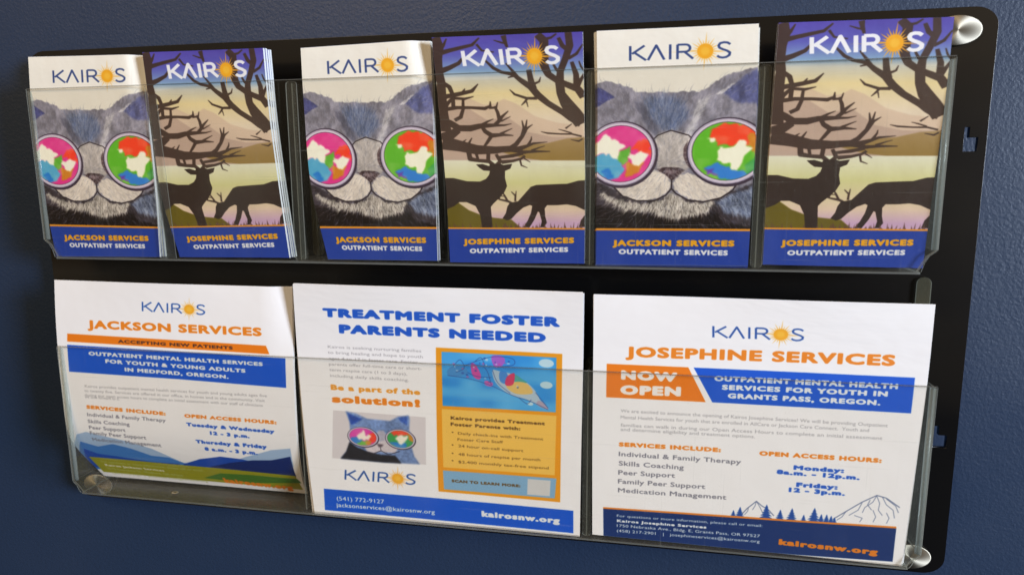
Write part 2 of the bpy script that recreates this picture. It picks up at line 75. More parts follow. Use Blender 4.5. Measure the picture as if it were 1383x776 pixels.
DEER_STROKES = [[[0.0125,0.002,0.054],[0.0326,0.0429,0.0486],[0.0228,0.0904,0.0405],[0.0137,0.1452,0.0459],[0.0347,0.1938,0.0351],[0.0263,0.2563,0.0405],[0.0238,0.326,0.0459],[0.0175,0.4096,0.0675]],[[0.0307,0.0701,0.0243],[0.1108,0.058,0.0189],[0.2005,0.0462,0.0162],[0.2697,0.0375,0.0135],[0.3209,0.0088,0.0067]],[[0.0997,0.0073,0.0054],[0.0727,0.037,0.0135],[0.035,0.0634,0.0189]],[[0.0093,0.1521,0.0297],[0.0993,0.1326,0.0216],[0.1683,0.1131,0.0162],[0.2055,0.0866,0.0081]],[[0.2994,0.0348,0.0108],[0.3328,0.062,0.0081],[0.4134,0.0701,0.0054]],[[0.002,0.2701,0.0297],[0.0625,0.2564,0.0216],[0.1738,0.2432,0.0189],[0.2438,0.2333,0.0162],[0.2906,0.2029,0.0041]],[[0.1738,0.2432,0.0135],[0.1968,0.2227,0.0041]],[[0.0466,0.2982,0.0162],[0.1045,0.2636,0.0135],[0.1869,0.2674,0.0122],[0.2519,0.2573,0.0041]],[[0.0585,0.3121,0.0189],[0.13,0.3053,0.0162],[0.2324,0.3055,0.0135],[0.3243,0.3091,0.0162],[0.3634,0.2989,0.0108],[0.3657,0.2784,0.0041]],[[0.3542,0.3058,0.0135],[0.4046,0.3059,0.0081],[0.4164,0.282,0.0041]],[[0.1055,0.3609,0.0162],[0.1504,0.347,0.0162],[0.1719,0.3123,0.0135],[0.1771,0.2708,0.0108]],[[0.0561,0.2009,0.0189],[0.0886,0.215,0.0189],[0.108,0.2497,0.0162],[0.1042,0.3052,0.0162]],[[0.0186,0.326,0.027],[0.0613,0.2912,0.0162],[0.095,0.2705,0.0108]],[[0.012,0.3609,0.0405],[0.0761,0.3748,0.0297],[0.1304,0.3956,0.0297],[0.2129,0.3956,0.0297],[0.2833,0.3851,0.0243],[0.3845,0.3816,0.0162],[0.4221,0.3608,0.0162],[0.4353,0.3471,0.0135],[0.4866,0.3197,0.0041]],[[0.4221,0.3608,0.0162],[0.4124,0.3265,0.0135],[0.3936,0.299,0.0108]],[[0.4326,0.3643,0.0081],[0.5,0.3437,0.0027]],[[0.3847,0.3829,0.0135],[0.4552,0.3815,0.0081],[0.5044,0.3746,0.0027]],[[0.2833,0.3851,0.0162],[0.3417,0.3643,0.0081],[0.3808,0.354,0.0027]],[[0.0003,0.4444,0.0594],[0.0713,0.4235,0.0405],[0.126,0.4026,0.0297]],[[0.294,0.3886,0.0135],[0.3172,0.4093,0.0189],[0.3603,0.4266,0.0216],[0.441,0.423,0.0135],[0.5121,0.4264,0.0041]],[[0.4203,0.4196,0.0108],[0.4688,0.4057,0.0067],[0.5074,0.3953,0.0027]],[[0.3603,0.4266,0.0162],[0.3238,0.4579,0.0135],[0.2959,0.4788,0.0081]],[[0.0019,0.4582,0.0675],[0.1188,0.472,0.054],[0.2457,0.4893,0.0459],[0.3796,0.4906,0.0351],[0.4904,0.4821,0.0243],[0.5281,0.4646,0.0189],[0.5728,0.4298,0.0162],[0.6073,0.3952,0.0108],[0.6492,0.3779,0.0027]],[[0.5723,0.4263,0.0135],[0.5874,0.3952,0.0108],[0.5772,0.3608,0.0041]],[[0.5979,0.3986,0.0108],[0.6114,0.3574,0.0041]],[[0.1284,0.465,0.0135],[0.1778,0.4442,0.0027]],[[0.1812,0.4719,0.0135],[0.2182,0.4372,0.0041]],[[0.5111,0.4856,0.0162],[0.6095,0.4715,0.0135],[0.6349,0.4436,0.0067],[0.6377,0.4297,0.0027]],[[0.5324,0.4926,0.0162],[0.6478,0.461,0.0108],[0.7458,0.4539,0.0027]],[[0.5537,0.4996,0.0162],[0.6736,0.496,0.0108],[0.7631,0.4959,0.0041]],[[0.633,0.4925,0.0108],[0.6906,0.4785,0.0054],[0.7291,0.4714,0.0027]],[[0.1833,0.4879,0.0189],[0.1937,0.5298,0.0216],[0.2519,0.5368,0.0162],[0.3353,0.5403,0.0189]],[[0.2361,0.4949,0.0135],[0.2519,0.5368,0.0108]],[[0.3289,0.4948,0.0162],[0.3224,0.5368,0.0162],[0.3582,0.5565,0.0189]],[[0.3822,0.5088,0.0135],[0.4094,0.5403,0.0162],[0.3792,0.5593,0.0189]],[[0.4048,0.5228,0.0135],[0.4955,0.5157,0.0162],[0.5748,0.5052,0.0135]],[[0.4181,0.5438,0.0189],[0.499,0.5382,0.0135],[0.5584,0.5284,0.0108],[0.5866,0.5157,0.0108]],[[0.5485,0.5298,0.0081],[0.558,0.558,0.0067],[0.6003,0.5686,0.0027]],[[0.5782,0.5263,0.0067],[0.6215,0.5439,0.0027]],[[0.1733,0.4914,0.0351],[0.3285,0.4913,0.0297],[0.4912,0.4877,0.0243],[0.5944,0.5017,0.0135]],[[0.4855,0.729,0.0108],[0.4528,0.7183,0.0108],[0.3997,0.7112,0.0081],[0.3783,0.7076,0.0054]],[[0.4533,0.7219,0.0095],[0.4286,0.6931,0.0081],[0.4163,0.6788,0.0041]],[[0.5048,0.7182,0.009],[0.5065,0.693,0.007],[0.4781,0.6751,0.004]],[[0.5075,0.7002,0.007],[0.5138,0.6716,0.003]],[[0.3885,0.7061,0.005],[0.3975,0.6946,0.005],[0.429,0.696,0.004]],[[0.4831,0.0025,0.022],[0.4912,0.0256,0.016],[0.5047,0.052,0.01]],[[0.4167,0.0207,0.004],[0.4675,0.0316,0.008],[0.4926,0.0354,0.008]],[[0.348,0.1023,0.008],[0.4023,0.1365,0.014],[0.4543,0.1539,0.014],[0.5348,0.1648,0.016],[0.5877,0.192,0.022],[0.6504,0.2191,0.028],[0.6944,0.2528,0.03],[0.7579,0.2865,0.026],[0.8613,0.327,0.026],[0.9129,0.3472,0.036],[0.9838,0.3675,0.05]],[[0.4971,0.1778,0.005],[0.5357,0.1715,0.01]],[[0.489,0.1177,0.006],[0.533,0.1515,0.012],[0.5662,0.1785,0.014]],[[0.6401,0.1462,0.02],[0.6515,0.1926,0.024],[0.666,0.2259,0.028]],[[0.6681,0.206,0.012],[0.7057,0.1964,0.008],[0.7174,0.1767,0.003]],[[0.5039,0.2282,0.003],[0.5364,0.2486,0.01],[0.6178,0.2658,0.012],[0.6865,0.2661,0.014]],[[0.6272,0.2625,0.01],[0.6005,0.2826,0.008],[0.5777,0.2961,0.003]],[[0.6148,0.2793,0.006],[0.6232,0.3029,0.003]],[[0.7068,0.0043,0.03],[0.7492,0.0309,0.034],[0.7453,0.0695,0.034],[0.7451,0.1344,0.034],[0.7693,0.1674,0.028],[0.8311,0.1942,0.026],[0.8811,0.2077,0.026],[0.9607,0.2279,0.03],[0.9993,0.2609,0.034]],[[0.7482,0.0244,0.014],[0.7952,0.019,0.01],[0.831,0.0038,0.006]],[[0.9061,-0.0008,0.026],[0.9146,0.0534,0.028],[0.8845,0.104,0.026],[0.8492,0.1552,0.026],[0.8417,0.2008,0.034],[0.8487,0.2469,0.034],[0.8838,0.2869,0.05],[0.9288,0.327,0.06],[0.985,0.3743,0.06]],[[0.8431,0.02,0.014],[0.8671,0.0525,0.018],[0.9081,0.0724,0.02]],[[0.9988,0.0486,0.005],[0.9576,0.086,0.012],[0.9035,0.1043,0.014]],[[0.8011,0.1222,0.008],[0.8242,0.1484,0.012],[0.8502,0.1617,0.014]],[[0.9246,0.1175,0.014],[0.9516,0.1693,0.022],[0.9539,0.2148,0.026]],[[1.0075,0.1635,0.008],[0.9831,0.1891,0.014],[0.9634,0.2149,0.016]],[[0.9716,0.1149,0.005],[0.9845,0.1375,0.008],[1.0065,0.1571,0.006]],[[0.7036,0.4089,0.002],[0.7491,0.4157,0.008],[0.838,0.4191,0.007],[0.9159,0.419,0.008],[0.9807,0.4293,0.008]],[[0.8246,0.3984,0.002],[0.8648,0.4052,0.006],[0.9152,0.4155,0.006]],[[0.8727,0.3949,0.008],[0.9176,0.3743,0.003]],[[0.9058,0.4433,0.002],[0.9605,0.4502,0.008],[0.9875,0.4397,0.006]]]
DEER_POLYS = [('deer',[[0.2333,0.5542],[0.2799,0.5521],[0.3278,0.5613],[0.3367,0.5507],[0.4088,0.5508],[0.4302,0.5564],[0.4928,0.5508],[0.4786,0.5719],[0.4392,0.5825],[0.4365,0.6144],[0.4488,0.65],[0.4267,0.6787],[0.3883,0.7039],[0.3442,0.7293],[0.3248,0.7438],[0.3326,0.8381],[0.2556,0.8387],[0.2439,0.7806],[0.2129,0.7405],[0.147,0.7224],[0.0933,0.7226],[0.0519,0.741],[-0.0224,0.7597],[-0.0351,0.6141],[0.0611,0.6142],[0.1582,0.6285],[0.2533,0.63],[0.2989,0.6179],[0.3227,0.6002],[0.3307,0.5825],[0.2836,0.5803],[0.256,0.5683]]),('deer',[[0.4083,0.7959],[0.4338,0.7725],[0.4457,0.7434],[0.4642,0.7254],[0.5256,0.718],[0.5725,0.6857],[0.6189,0.6536],[0.6583,0.6451],[0.809,0.6409],[0.8788,0.6395],[0.9556,0.6254],[1.034,0.6233],[1.06,0.7556],[0.9952,0.7559],[0.9368,0.7384],[0.8752,0.7315],[0.8051,0.7352],[0.7339,0.7354],[0.7158,0.7498],[0.7194,0.7856],[0.7312,0.8142],[0.7087,0.8353],[0.6828,0.8355],[0.694,0.8073],[0.6775,0.7678],[0.6667,0.7643],[0.6412,0.8004],[0.6049,0.836],[0.5578,0.8364],[0.5903,0.8079],[0.6162,0.7717],[0.6268,0.7393],[0.6106,0.7343],[0.5607,0.7467],[0.5123,0.7721],[0.4738,0.7977],[0.4432,0.8052]]),('deer',[[1.0215,0.7628],[0.9737,0.802],[0.9593,0.8334],[1.035,0.8328]])]
DEER_HILLS = [('M0',[[-0.0236,0.5158],[-0.0498,0.2719],[0.092,0.2447],[0.2276,0.2661],[0.3224,0.2939],[0.4021,0.2873],[0.4594,0.2671],[0.5419,0.2877],[0.6684,0.3423],[0.81,0.3695],[0.9866,0.3831],[1.015,0.5297]]),('M1',[[-0.0236,0.5158],[-0.0407,0.356],[0.1199,0.3073],[0.2233,0.3144],[0.3415,0.3628],[0.4697,0.3422],[0.6197,0.411],[0.7814,0.4315],[1.0149,0.4312],[1.0357,0.5353],[-0.0216,0.5353]]),('H',[[0.4323,0.5016],[0.5887,0.4666],[0.7468,0.4594],[0.8805,0.4384],[1.0149,0.4312],[1.0357,0.5353],[0.7004,0.5353],[0.5782,0.5262]]),('F',[[-0.0224,0.7597],[0.0827,0.724],[0.1614,0.759],[0.2493,0.7806],[0.3466,0.7933],[0.4743,0.8013],[0.5424,0.8387],[-0.0159,0.8431]])]
DEER_TEXT = [('JOSEPHINE SERVICES', 0.1091, 0.9176, 0.9269, 0.9067, 0.028, 'YO2', 0.078), ('OUTPATIENT SERVICES', 0.1535, 0.9577, 0.8846, 0.9469, 0.0237, 'WH', 0.07)]
DEER_LOGO = [[0.2022,0.1258],[0.8459,0.1202],[0.1942,0.0608]]
DEER_V = [0.0761,0.1497,0.1767,0.2444,0.354,0.5353,0.6358,0.7574,0.8152,0.8384,0.8456]
CAT = {'fur':[[-0.0177,0.221],[0.0563,0.2083],[0.1295,0.2194],[0.2231,0.2408],[0.2335,0.2558],[0.3574,0.2591],[0.5003,0.2572],[0.6416,0.2587],[0.7011,0.2397],[0.7991,0.1956],[0.8968,0.1779],[1.0082,0.167],[1.0269,0.4807],[1.042,0.8415],[-0.0078,0.8452],[-0.0142,0.4441]],'bluef':[[0.2854,0.2819],[0.419,0.2731],[0.5415,0.2908],[0.5842,0.3579],[0.5056,0.4251],[0.423,0.418],[0.3598,0.3838],[0.3172,0.3362]],'stripe':[[0.6425,0.2917],[0.7123,0.2824],[0.6455,0.3716],[0.5888,0.4525],[0.5479,0.4523],[0.6051,0.3714]],'stripe2':[[0.2336,0.2883],[0.2856,0.3022],[0.3702,0.3839],[0.4138,0.4452],[0.3724,0.4451],[0.2976,0.3836]],'earL':[[-0.0178,0.2312],[0.0243,0.2386],[0.1135,0.2784],[0.0344,0.3003],[-0.0187,0.3273]],'earR':[[0.7911,0.2602],[0.8688,0.2255],[0.9362,0.1912],[1.0083,0.1702],[1.0142,0.3077],[0.9016,0.3069],[0.8417,0.2901]],'earRl':[[0.7419,0.2728],[0.8006,0.2473],[0.8687,0.2223],[0.8448,0.2413],[0.7914,0.27]],'bridge':[[0.3633,0.4764],[0.3928,0.4383],[0.4745,0.4182],[0.5881,0.4389],[0.631,0.4771],[0.575,0.4891],[0.5911,0.5763],[0.4847,0.6348],[0.3934,0.576],[0.4003,0.4887]],'dark':[[-0.011,0.6272],[0.1043,0.6643],[0.2988,0.7238],[0.4876,0.6939],[0.7094,0.7271],[0.9207,0.6643],[1.0244,0.6351],[1.042,0.8415],[-0.0078,0.8452]],'low':[[-0.0093,0.7392],[0.1063,0.7541],[0.2664,0.7688],[0.47,0.7909],[0.6029,0.7831],[0.7774,0.7678],[0.8457,0.8123],[1.0407,0.8266],[1.0423,0.8452],[-0.0077,0.849]],'chest':[[0.0244,0.6792],[0.1511,0.7165],[0.299,0.7276],[0.4108,0.7163],[0.4869,0.6791],[0.5547,0.7087],[0.6657,0.7271],[0.7739,0.7159],[0.712,0.7679],[0.5589,0.7869],[0.47,0.7909],[0.3566,0.7611],[0.2094,0.7614],[0.0712,0.7241]],'chR':[[0.7744,0.7233],[0.9212,0.6717],[1.0262,0.657],[1.0375,0.7895],[0.9293,0.7749],[0.8203,0.7603]],'muzL':[[0.1037,0.642],[0.239,0.62],[0.3716,0.5833],[0.45,0.6017],[0.4851,0.6422],[0.4755,0.6717],[0.4213,0.7014],[0.3323,0.7163],[0.242,0.7127],[0.1619,0.6904],[0.1157,0.6643]],'muzR':[[0.4962,0.6422],[0.5329,0.6092],[0.5922,0.5946],[0.703,0.6276],[0.8972,0.6365],[0.8678,0.6717],[0.8053,0.7011],[0.7088,0.7175],[0.6209,0.7124],[0.5537,0.6902],[0.5083,0.6643]],'nose':[[0.3882,0.5834],[0.4265,0.5746],[0.4814,0.5718],[0.5364,0.5748],[0.572,0.585],[0.5328,0.607],[0.5009,0.6275],[0.4844,0.6275],[0.4502,0.6069]],'noseh':[[0.4272,0.5893],[0.4601,0.5849],[0.5316,0.5864],[0.505,0.6018],[0.472,0.6018]],'lines':[[[0.4897,0.6238],[0.4895,0.6643],[0.4543,0.6939],[0.3773,0.7178],[0.2648,0.7179],[0.1734,0.6978],[0.1098,0.6569]],[[0.4895,0.6643],[0.5205,0.6865],[0.5991,0.7146],[0.6981,0.7219],[0.8056,0.7048],[0.8785,0.6717],[0.908,0.6387]],[[0.3523,0.4621],[0.3928,0.4383],[0.4745,0.4182],[0.5881,0.4389],[0.6304,0.4662]]],'cheekL':[[0.3508,0.4886],[0.3793,0.5104],[0.392,0.5468],[0.3382,0.5833],[0.3588,0.5468]],'cheekR':[[0.5588,0.489],[0.5842,0.4602],[0.5763,0.5108],[0.6011,0.5617],[0.636,0.5983],[0.5793,0.5617],[0.5576,0.5253]],'L1':[(0.1558,0.5167),(0.3554,0.517),(0.1528,0.3978)],'L2':[(0.8315,0.507),(1.0494,0.5074),(0.823,0.3851)],'lens1':[('cy',[[-0.0128,0.5243],[0.0437,0.5098],[0.1458,0.5245],[0.176,0.5905],[0.1373,0.6199],[0.0348,0.6198],[-0.0116,0.5903]]),('gn',[[0.1341,0.5099],[0.2229,0.481],[0.2027,0.5465],[0.1696,0.5648],[0.1349,0.5391]]),('rd',[[0.2233,0.4956],[0.2666,0.4594],[0.3383,0.4523],[0.3526,0.5322],[0.2906,0.5066]]),('or',[[0.1917,0.5538],[0.3036,0.554],[0.2718,0.5979],[0.1826,0.6199]]),('gn',[[-0.0115,0.5939],[0.0288,0.6087],[0.0351,0.6346],[-0.011,0.6272]]),('cb',[[0.0227,0.5903],[0.0793,0.5757],[0.1258,0.6162],[0.0577,0.6235]]),('wh',[[0.0032,0.466],[0.0422,0.4334],[0.0875,0.4444],[0.1103,0.459],[0.1949,0.481],[0.1395,0.5027],[0.1406,0.5391],[0.1009,0.5318],[0.0551,0.5134],[-0.0016,0.517]]),('wh',[[0.1961,0.5173],[0.2575,0.5138],[0.2903,0.4993],[0.3268,0.5249],[0.3089,0.5467],[0.2729,0.5671],[0.2426,0.5649],[0.2305,0.5393]])],'lens2':[('rd',[[0.7186,0.419],[0.8068,0.3857],[1.0203,0.4],[1.0258,0.4672],[0.9125,0.4737],[0.7828,0.4774],[0.7409,0.4529],[1.0102,0.4756],[0.9056,0.479],[0.7893,0.4809],[0.7232,0.4498],[0.7319,0.4176]]),('or',[[0.9544,0.4326],[1.017,0.4328],[1.0114,0.49],[0.9871,0.5116]]),('bl',[[0.6888,0.5764],[0.7732,0.5532],[0.8604,0.5766],[0.9839,0.595],[0.9175,0.6241],[0.7889,0.6204]]),('pu',[[0.6888,0.5764],[0.7432,0.5838],[0.7778,0.6167],[0.7229,0.602]]),('gn2',[[0.9342,0.5694],[1.0146,0.5261],[1.0205,0.5914],[0.9793,0.6023]]),('wh',[[0.7019,0.4497],[0.7446,0.4499],[0.7478,0.4664],[0.719,0.4677]]),('wh',[[0.7793,0.4909],[0.8743,0.4839],[0.8989,0.461],[0.935,0.4525],[0.9532,0.4827],[0.9887,0.4936],[0.9407,0.5223],[0.9245,0.5549],[0.9036,0.584],[0.8604,0.5766],[0.8593,0.5621],[0.7722,0.5401]])]}
CAT_TEXT = [('JACKSON SERVICES', 0.1099, 0.9172, 0.9078, 0.9155, 0.0289, 'YO2', 0.078), ('OUTPATIENT SERVICES', 0.1514, 0.9531, 0.8693, 0.9551, 0.0244, 'WH', 0.07)]
CAT_LOGO = [[0.2051,0.1278],[0.8367,0.126],[0.2056,0.0681]]
CAT_V = [0.8396,0.8479]

INK = {'OR': (232, 126, 20), 'YO': (232, 150, 40), 'YO2': (246, 172, 22), 'BL': (18, 80, 196), 'NV': (16, 44, 92), 'GR': (112, 112, 126), 'GP': (158, 156, 162),
       'WH': (240, 240, 242), 'BR': (96, 66, 26), 'BN': (74, 44, 40), 'PG': (178, 186, 120),
       'YF': (232, 152, 24), 'SK': (52, 150, 222), 'CR': (240, 192, 86), 'LB': (128, 172, 206), 'QR': (206, 206, 206), 'CB': (214, 208, 212),
       'O': (232, 122, 14), 'B': (12, 84, 206), 'N': (8, 44, 106), 'OL': (226, 128, 40),
       'M1': (140, 172, 212), 'M2': (58, 118, 192), 'M3': (16, 70, 170), 'M4': (8, 36, 104), 'G1': (150, 148, 24), 'G2': (70, 116, 34)}

# ------------------------------------------------------------------ letter outlines from the built-in font
_fc = bpy.data.curves.new('lettering', 'FONT'); _fc.dimensions = '2D'; _fc.fill_mode = 'NONE'; _fc.resolution_u = 3
_fo = bpy.data.objects.new('lettering', _fc); COL.objects.link(_fo)
_cache = {}; _adv = {}
def _width(s):
    _fc.offset = 0; _fc.body = s
    m = _fo.evaluated_get(bpy.context.evaluated_depsgraph_get()).to_mesh()
    return max(v.co.x for v in m.vertices)
_HH = None
def advance(ch):
    global _HH
    if ch not in _adv:
        if _HH is None: _HH = _width('HH')
        _adv[ch] = _width('H' + ch + 'H') - _HH
    return _adv[ch]
def glyph(ch, off):
    key = (ch, off)
    if key in _cache: return _cache[key]
    loops = []
    if ch != ' ':
        _fc.body = ch
        m = _fo.evaluated_get(bpy.context.evaluated_depsgraph_get()).to_mesh()
        nxt = {}
        for e in m.edges:
            nxt.setdefault(e.vertices[0], []).append(e.vertices[1]); nxt.setdefault(e.vertices[1], []).append(e.vertices[0])
        seen = set()
        for s in range(len(m.vertices)):
            if s in seen or s not in nxt: continue
            loop = [s]; seen.add(s); cur = s
            # walk in index order so that outlines and holes keep their own direction
            while True:
                c = [k for k in nxt[cur] if k not in seen]
                if not c: break
                cur = min(c, key=lambda k: abs(k - cur)); seen.add(cur); loop.append(cur)
            loops.append(np.array([m.vertices[i].co[:2] for i in loop]))
    if off and loops:     # heavier weight: the outline is stroked as well as filled
        a2 = lambda l: np.sum(l[:, 0] * np.roll(l[:, 1], -1) - np.roll(l[:, 0], -1) * l[:, 1])
        sg = np.sign(a2(max(loops, key=lambda l: abs(a2(l)))))
        ex = []
        for l in loops:
            for a, b in zip(l, np.roll(l, -1, 0)):
                d = b - a; L = np.hypot(*d)
                if L < 1e-5: continue
                nn = np.array([-d[1], d[0]]) / L * off
                q = np.array([a + nn, a - nn, b - nn, b + nn]); ex.append(q if np.sign(a2(q)) == sg else q[::-1])
                cs = np.array([(math.cos(t), math.sin(t)) for t in np.arange(8) * math.pi / 4]) * off + a
                ex.append(cs if np.sign(a2(cs)) == sg else cs[::-1])
        loops = loops + ex
    _cache[key] = loops
    return loops

# ------------------------------------------------------------------ a small painter for the printed pages
def smooth_noise(h, w, cy, cx, seed):
    rs = np.random.RandomState(seed); g = rs.rand(cy + 2, cx + 2)
    y = np.linspace(0, cy, h); x = np.linspace(0, cx, w)
    yi = y.astype(int); xi = x.astype(int); fy = y - yi; fx = x - xi
    fy = fy * fy * (3 - 2 * fy); fx = fx * fx * (3 - 2 * fx)
    a = g[yi][:, xi]; b = g[yi][:, xi + 1]; c = g[yi + 1][:, xi]; d = g[yi + 1][:, xi + 1]
    fy = fy[:, None]; fx = fx[None]
    return (a * (1 - fx) + b * fx) * (1 - fy) + (c * (1 - fx) + d * fx) * fy - .5
def box_blur(m, r):
    for ax in (0, 1):
        for _ in range(2):
            k = 2 * r + 1
            p = np.pad(m, [(r + 1, r) if i == ax else (0, 0) for i in range(m.ndim)], mode='edge')
            cs = np.cumsum(p, axis=ax)
            m = (np.take(cs, range(k, cs.shape[ax]), ax) - np.take(cs, range(0, cs.shape[ax] - k), ax)) / k
    return m

class Page:
    def __init__(s, w, h, base):
        s.w, s.h = w, h; s.a = np.empty((h, w, 3)); s.a[:] = np.array(base) / 255.
    def px(s, pts): return np.array([[p[0] * s.w, p[1] * s.h] for p in pts], float)
    def mask(s, loops, SS=4):
        m = np.zeros((s.h, s.w + 1)); P = []; Q = []
        for l in loops:
            if len(l) < 3: continue
            P.append(l); Q.append(np.roll(l, -1, 0))
        if not P: return m[:, :-1], (0, 0)
        P = np.concatenate(P); Q = np.concatenate(Q)
        y0 = max(0, int(min(P[:, 1].min(), Q[:, 1].min()))); y1 = min(s.h - 1, int(P[:, 1].max()) + 1)
        for yy in range(y0, y1 + 1):
            for k in range(SS):
                y = yy + (k + .5) / SS
                up = (P[:, 1] <= y) & (Q[:, 1] > y); dn = (Q[:, 1] <= y) & (P[:, 1] > y)
                idx = np.nonzero(up | dn)[0]
                if not len(idx): continue
                p = P[idx]; q = Q[idx]
                xs = p[:, 0] + (y - p[:, 1]) / (q[:, 1] - p[:, 1]) * (q[:, 0] - p[:, 0])
                o = np.argsort(xs); xs = xs[o]; wn = np.cumsum(np.where(up[idx][o], 1, -1))
                row = m[yy]
                a = None
                for i in range(len(xs)):
                    inside = wn[i] != 0
                    if inside and a is None: a = xs[i]
                    elif not inside and a is not None:
                        b = min(max(xs[i], 0), s.w - 1e-6); a = min(max(a, 0), s.w - 1e-6)
                        ia, ib = int(a), int(b)
                        if ia == ib: row[ia] += (b - a) / SS
                        else:
                            row[ia] += (ia + 1 - a) / SS; row[ib] += (b - ib) / SS
                            row[ia + 1:ib] += 1 / SS
                        a = None
        return np.clip(m[:, :-1], 0, 1), (y0, y1 + 1)
    def put(s, m, col, alpha=1., rows=None):
        c = np.array(col, float); c = c / 255. if c.ndim == 1 else c
        r = slice(*rows) if rows else slice(None)
        mm = m[r][..., None] * alpha
        s.a[r] = s.a[r] * (1 - mm) + (c if c.ndim == 1 else c[r]) * mm
    def poly(s, pts, col, alpha=1.):
        m, r = s.mask([s.px(pts)]); s.put(m, col, alpha, r)
    def text(s, t):
        st, u0, v0, u1, v1, cap, col, off = t
        p0 = np.array([u0 * s.w, v0 * s.h]); p1 = np.array([u1 * s.w, v1 * s.h])
        x = 0; loops = []
        for ch in st:
            for l in glyph(ch, off): loops.append(l + np.array([x, 0]))
            x += advance(ch) + off * 1.3
        xs0 = min(l[:, 0].min() for l in loops); xs1 = max(l[:, 0].max() for l in loops)
        ex = (p1 - p0) / (xs1 - xs0); ey = np.array([0, -cap * s.h / (.729 if st != '•' else .5)])
        if off: ey = ey * .729 / (.729 + 2 * off)
        out = [p0 + (l[:, :1] - xs0) * ex + (l[:, 1:2] + off) * ey for l in loops]
        m, r = s.mask(out, 3); s.put(m, INK[col], .95, r)
    def stroke_loops(s, pts, ws, ax=1.):
        pts = np.array(pts, float) / [ax, 1]; ws = np.array(ws, float) / 2; out = []
        for i in range(len(pts) - 1):
            a, b = pts[i], pts[i + 1]; d = b - a; L = np.hypot(*d)
            if L < 1e-6: continue
            n = np.array([-d[1], d[0]]) / L
            out.append(np.array([a + n * ws[i], a - n * ws[i], b - n * ws[i + 1], b + n * ws[i + 1]]))
        for i in range(1, len(pts) - 1):
            t = np.linspace(0, 2 * math.pi, 13)[:-1]
            out.append(pts[i] + ws[i] * np.stack([np.cos(t), np.sin(t)], 1))
        res = []
        for l in out:
            area2 = np.sum(l[:, 0] * np.roll(l[:, 1], -1) - np.roll(l[:, 0], -1) * l[:, 1])
            res.append((l if area2 > 0 else l[::-1]) * [ax, 1])
        return res
    def line(s, pts, w, col, alpha=1., ax=1.):
        m, r = s.mask(s.stroke_loops(s.px(pts), [w] * len(pts), ax)); s.put(m, col, alpha, r)
    def ell(s, c, ru, rv, col, alpha=1., n=40):
        t = np.linspace(0, 2 * math.pi, n + 1)[:-1]
        s.poly([(c[0] + ru * math.cos(a), c[1] + rv * math.sin(a)) for a in t], col, alpha)
    def tint(s, cell, amp, seed):
        s.a *= 1 + amp * smooth_noise(s.h, s.w, s.h // cell, s.w // cell, seed)[..., None]
    def image(s, name):
        s.a = np.clip(s.a, 0, 1)
        im = bpy.data.images.new(name, s.w, s.h)
        buf = np.ones((s.h, s.w, 4), np.float32); buf[..., :3] = s.a[::-1]
        im.pixels.foreach_set(buf.ravel()); im.update(); im.pack()
        return im

def logo(pg, fr, letter, weight, ray):
    p0, p1, pt = pg.px(fr); ex = p1 - p0; ey = pt - p0; cap = abs(ey[1])
    F = lambda L: [p0 + ex * a + ey * b for a, b in L]
    c = p0 + ex * .752 + ey * .47; rx = abs(ex[0]) * .078; ry = cap * .50
    # sun: long thin rays, disc, thin horizontal flare
    for k in range(24):
        a = 2 * math.pi * k / 24 + .07; R = (2.1 if k % 2 == 0 else 1.6) * (1.25 if k % 6 == 0 else 1)
        tip = c + np.array([math.cos(a) * rx * R, math.sin(a) * ry * R])
        b1 = c + np.array([math.cos(a - .13) * rx * .9, math.sin(a - .13) * ry * .9]); b2 = c + np.array([math.cos(a + .13) * rx * .9, math.sin(a + .13) * ry * .9])
        m, r = pg.mask([np.array([b1, tip, b2])]); pg.put(m, ray, .85, r)
    m, r = pg.mask([np.array([c + [-rx * 5.4, 0], c + [0, -cap * .035], c + [rx * 4.0, 0], c + [0, cap * .035]])]); pg.put(m, ray, .75, r)
    t = np.linspace(0, 2 * math.pi, 33)[:-1]
    m, r = pg.mask([c + np.stack([rx * np.cos(t), ry * np.sin(t)], 1)]); pg.put(m, (240, 170, 38), 1, r)
    m, r = pg.mask([c + np.stack([rx * .55 * np.cos(t), ry * .55 * np.sin(t)], 1)]); pg.put(box_blur(m, 2), (246, 196, 70), .6)
    w = cap * weight; L = []; o = weight * .35
    th = np.linspace(math.pi / 2, -math.pi / 2, 9)
    S = [(.992, .86), (.965, .975), (.93, 1.0), (.895, .95), (.880, .80), (.888, .66), (.92, .55), (.96, .45), (.990, .32), (.985, .15), (.955, .03), (.92, .0), (.89, .04), (.868, .14)]
    for q in ([(.012, 0), (.012, 1)], [(.155, 1), (.03, .46)], [(.055, .54), (.17, 0)], [(.19, 0), (.272, .98), (.352, 0)], [(.41, 0), (.41, 1)],
              [(.482, 0), (.482, .97)], [(.482, .96), (.555, .96)] + [(.56 + .045 * math.cos(a), .72 + .24 * math.sin(a)) for a in th] + [(.482, .48)], [(.55, .48), (.635, 0)], S):
        L += pg.stroke_loops(F(q), [w] * len(q), 1.35)
    m, r = pg.mask(L); pg.put(m, letter, .97, r)

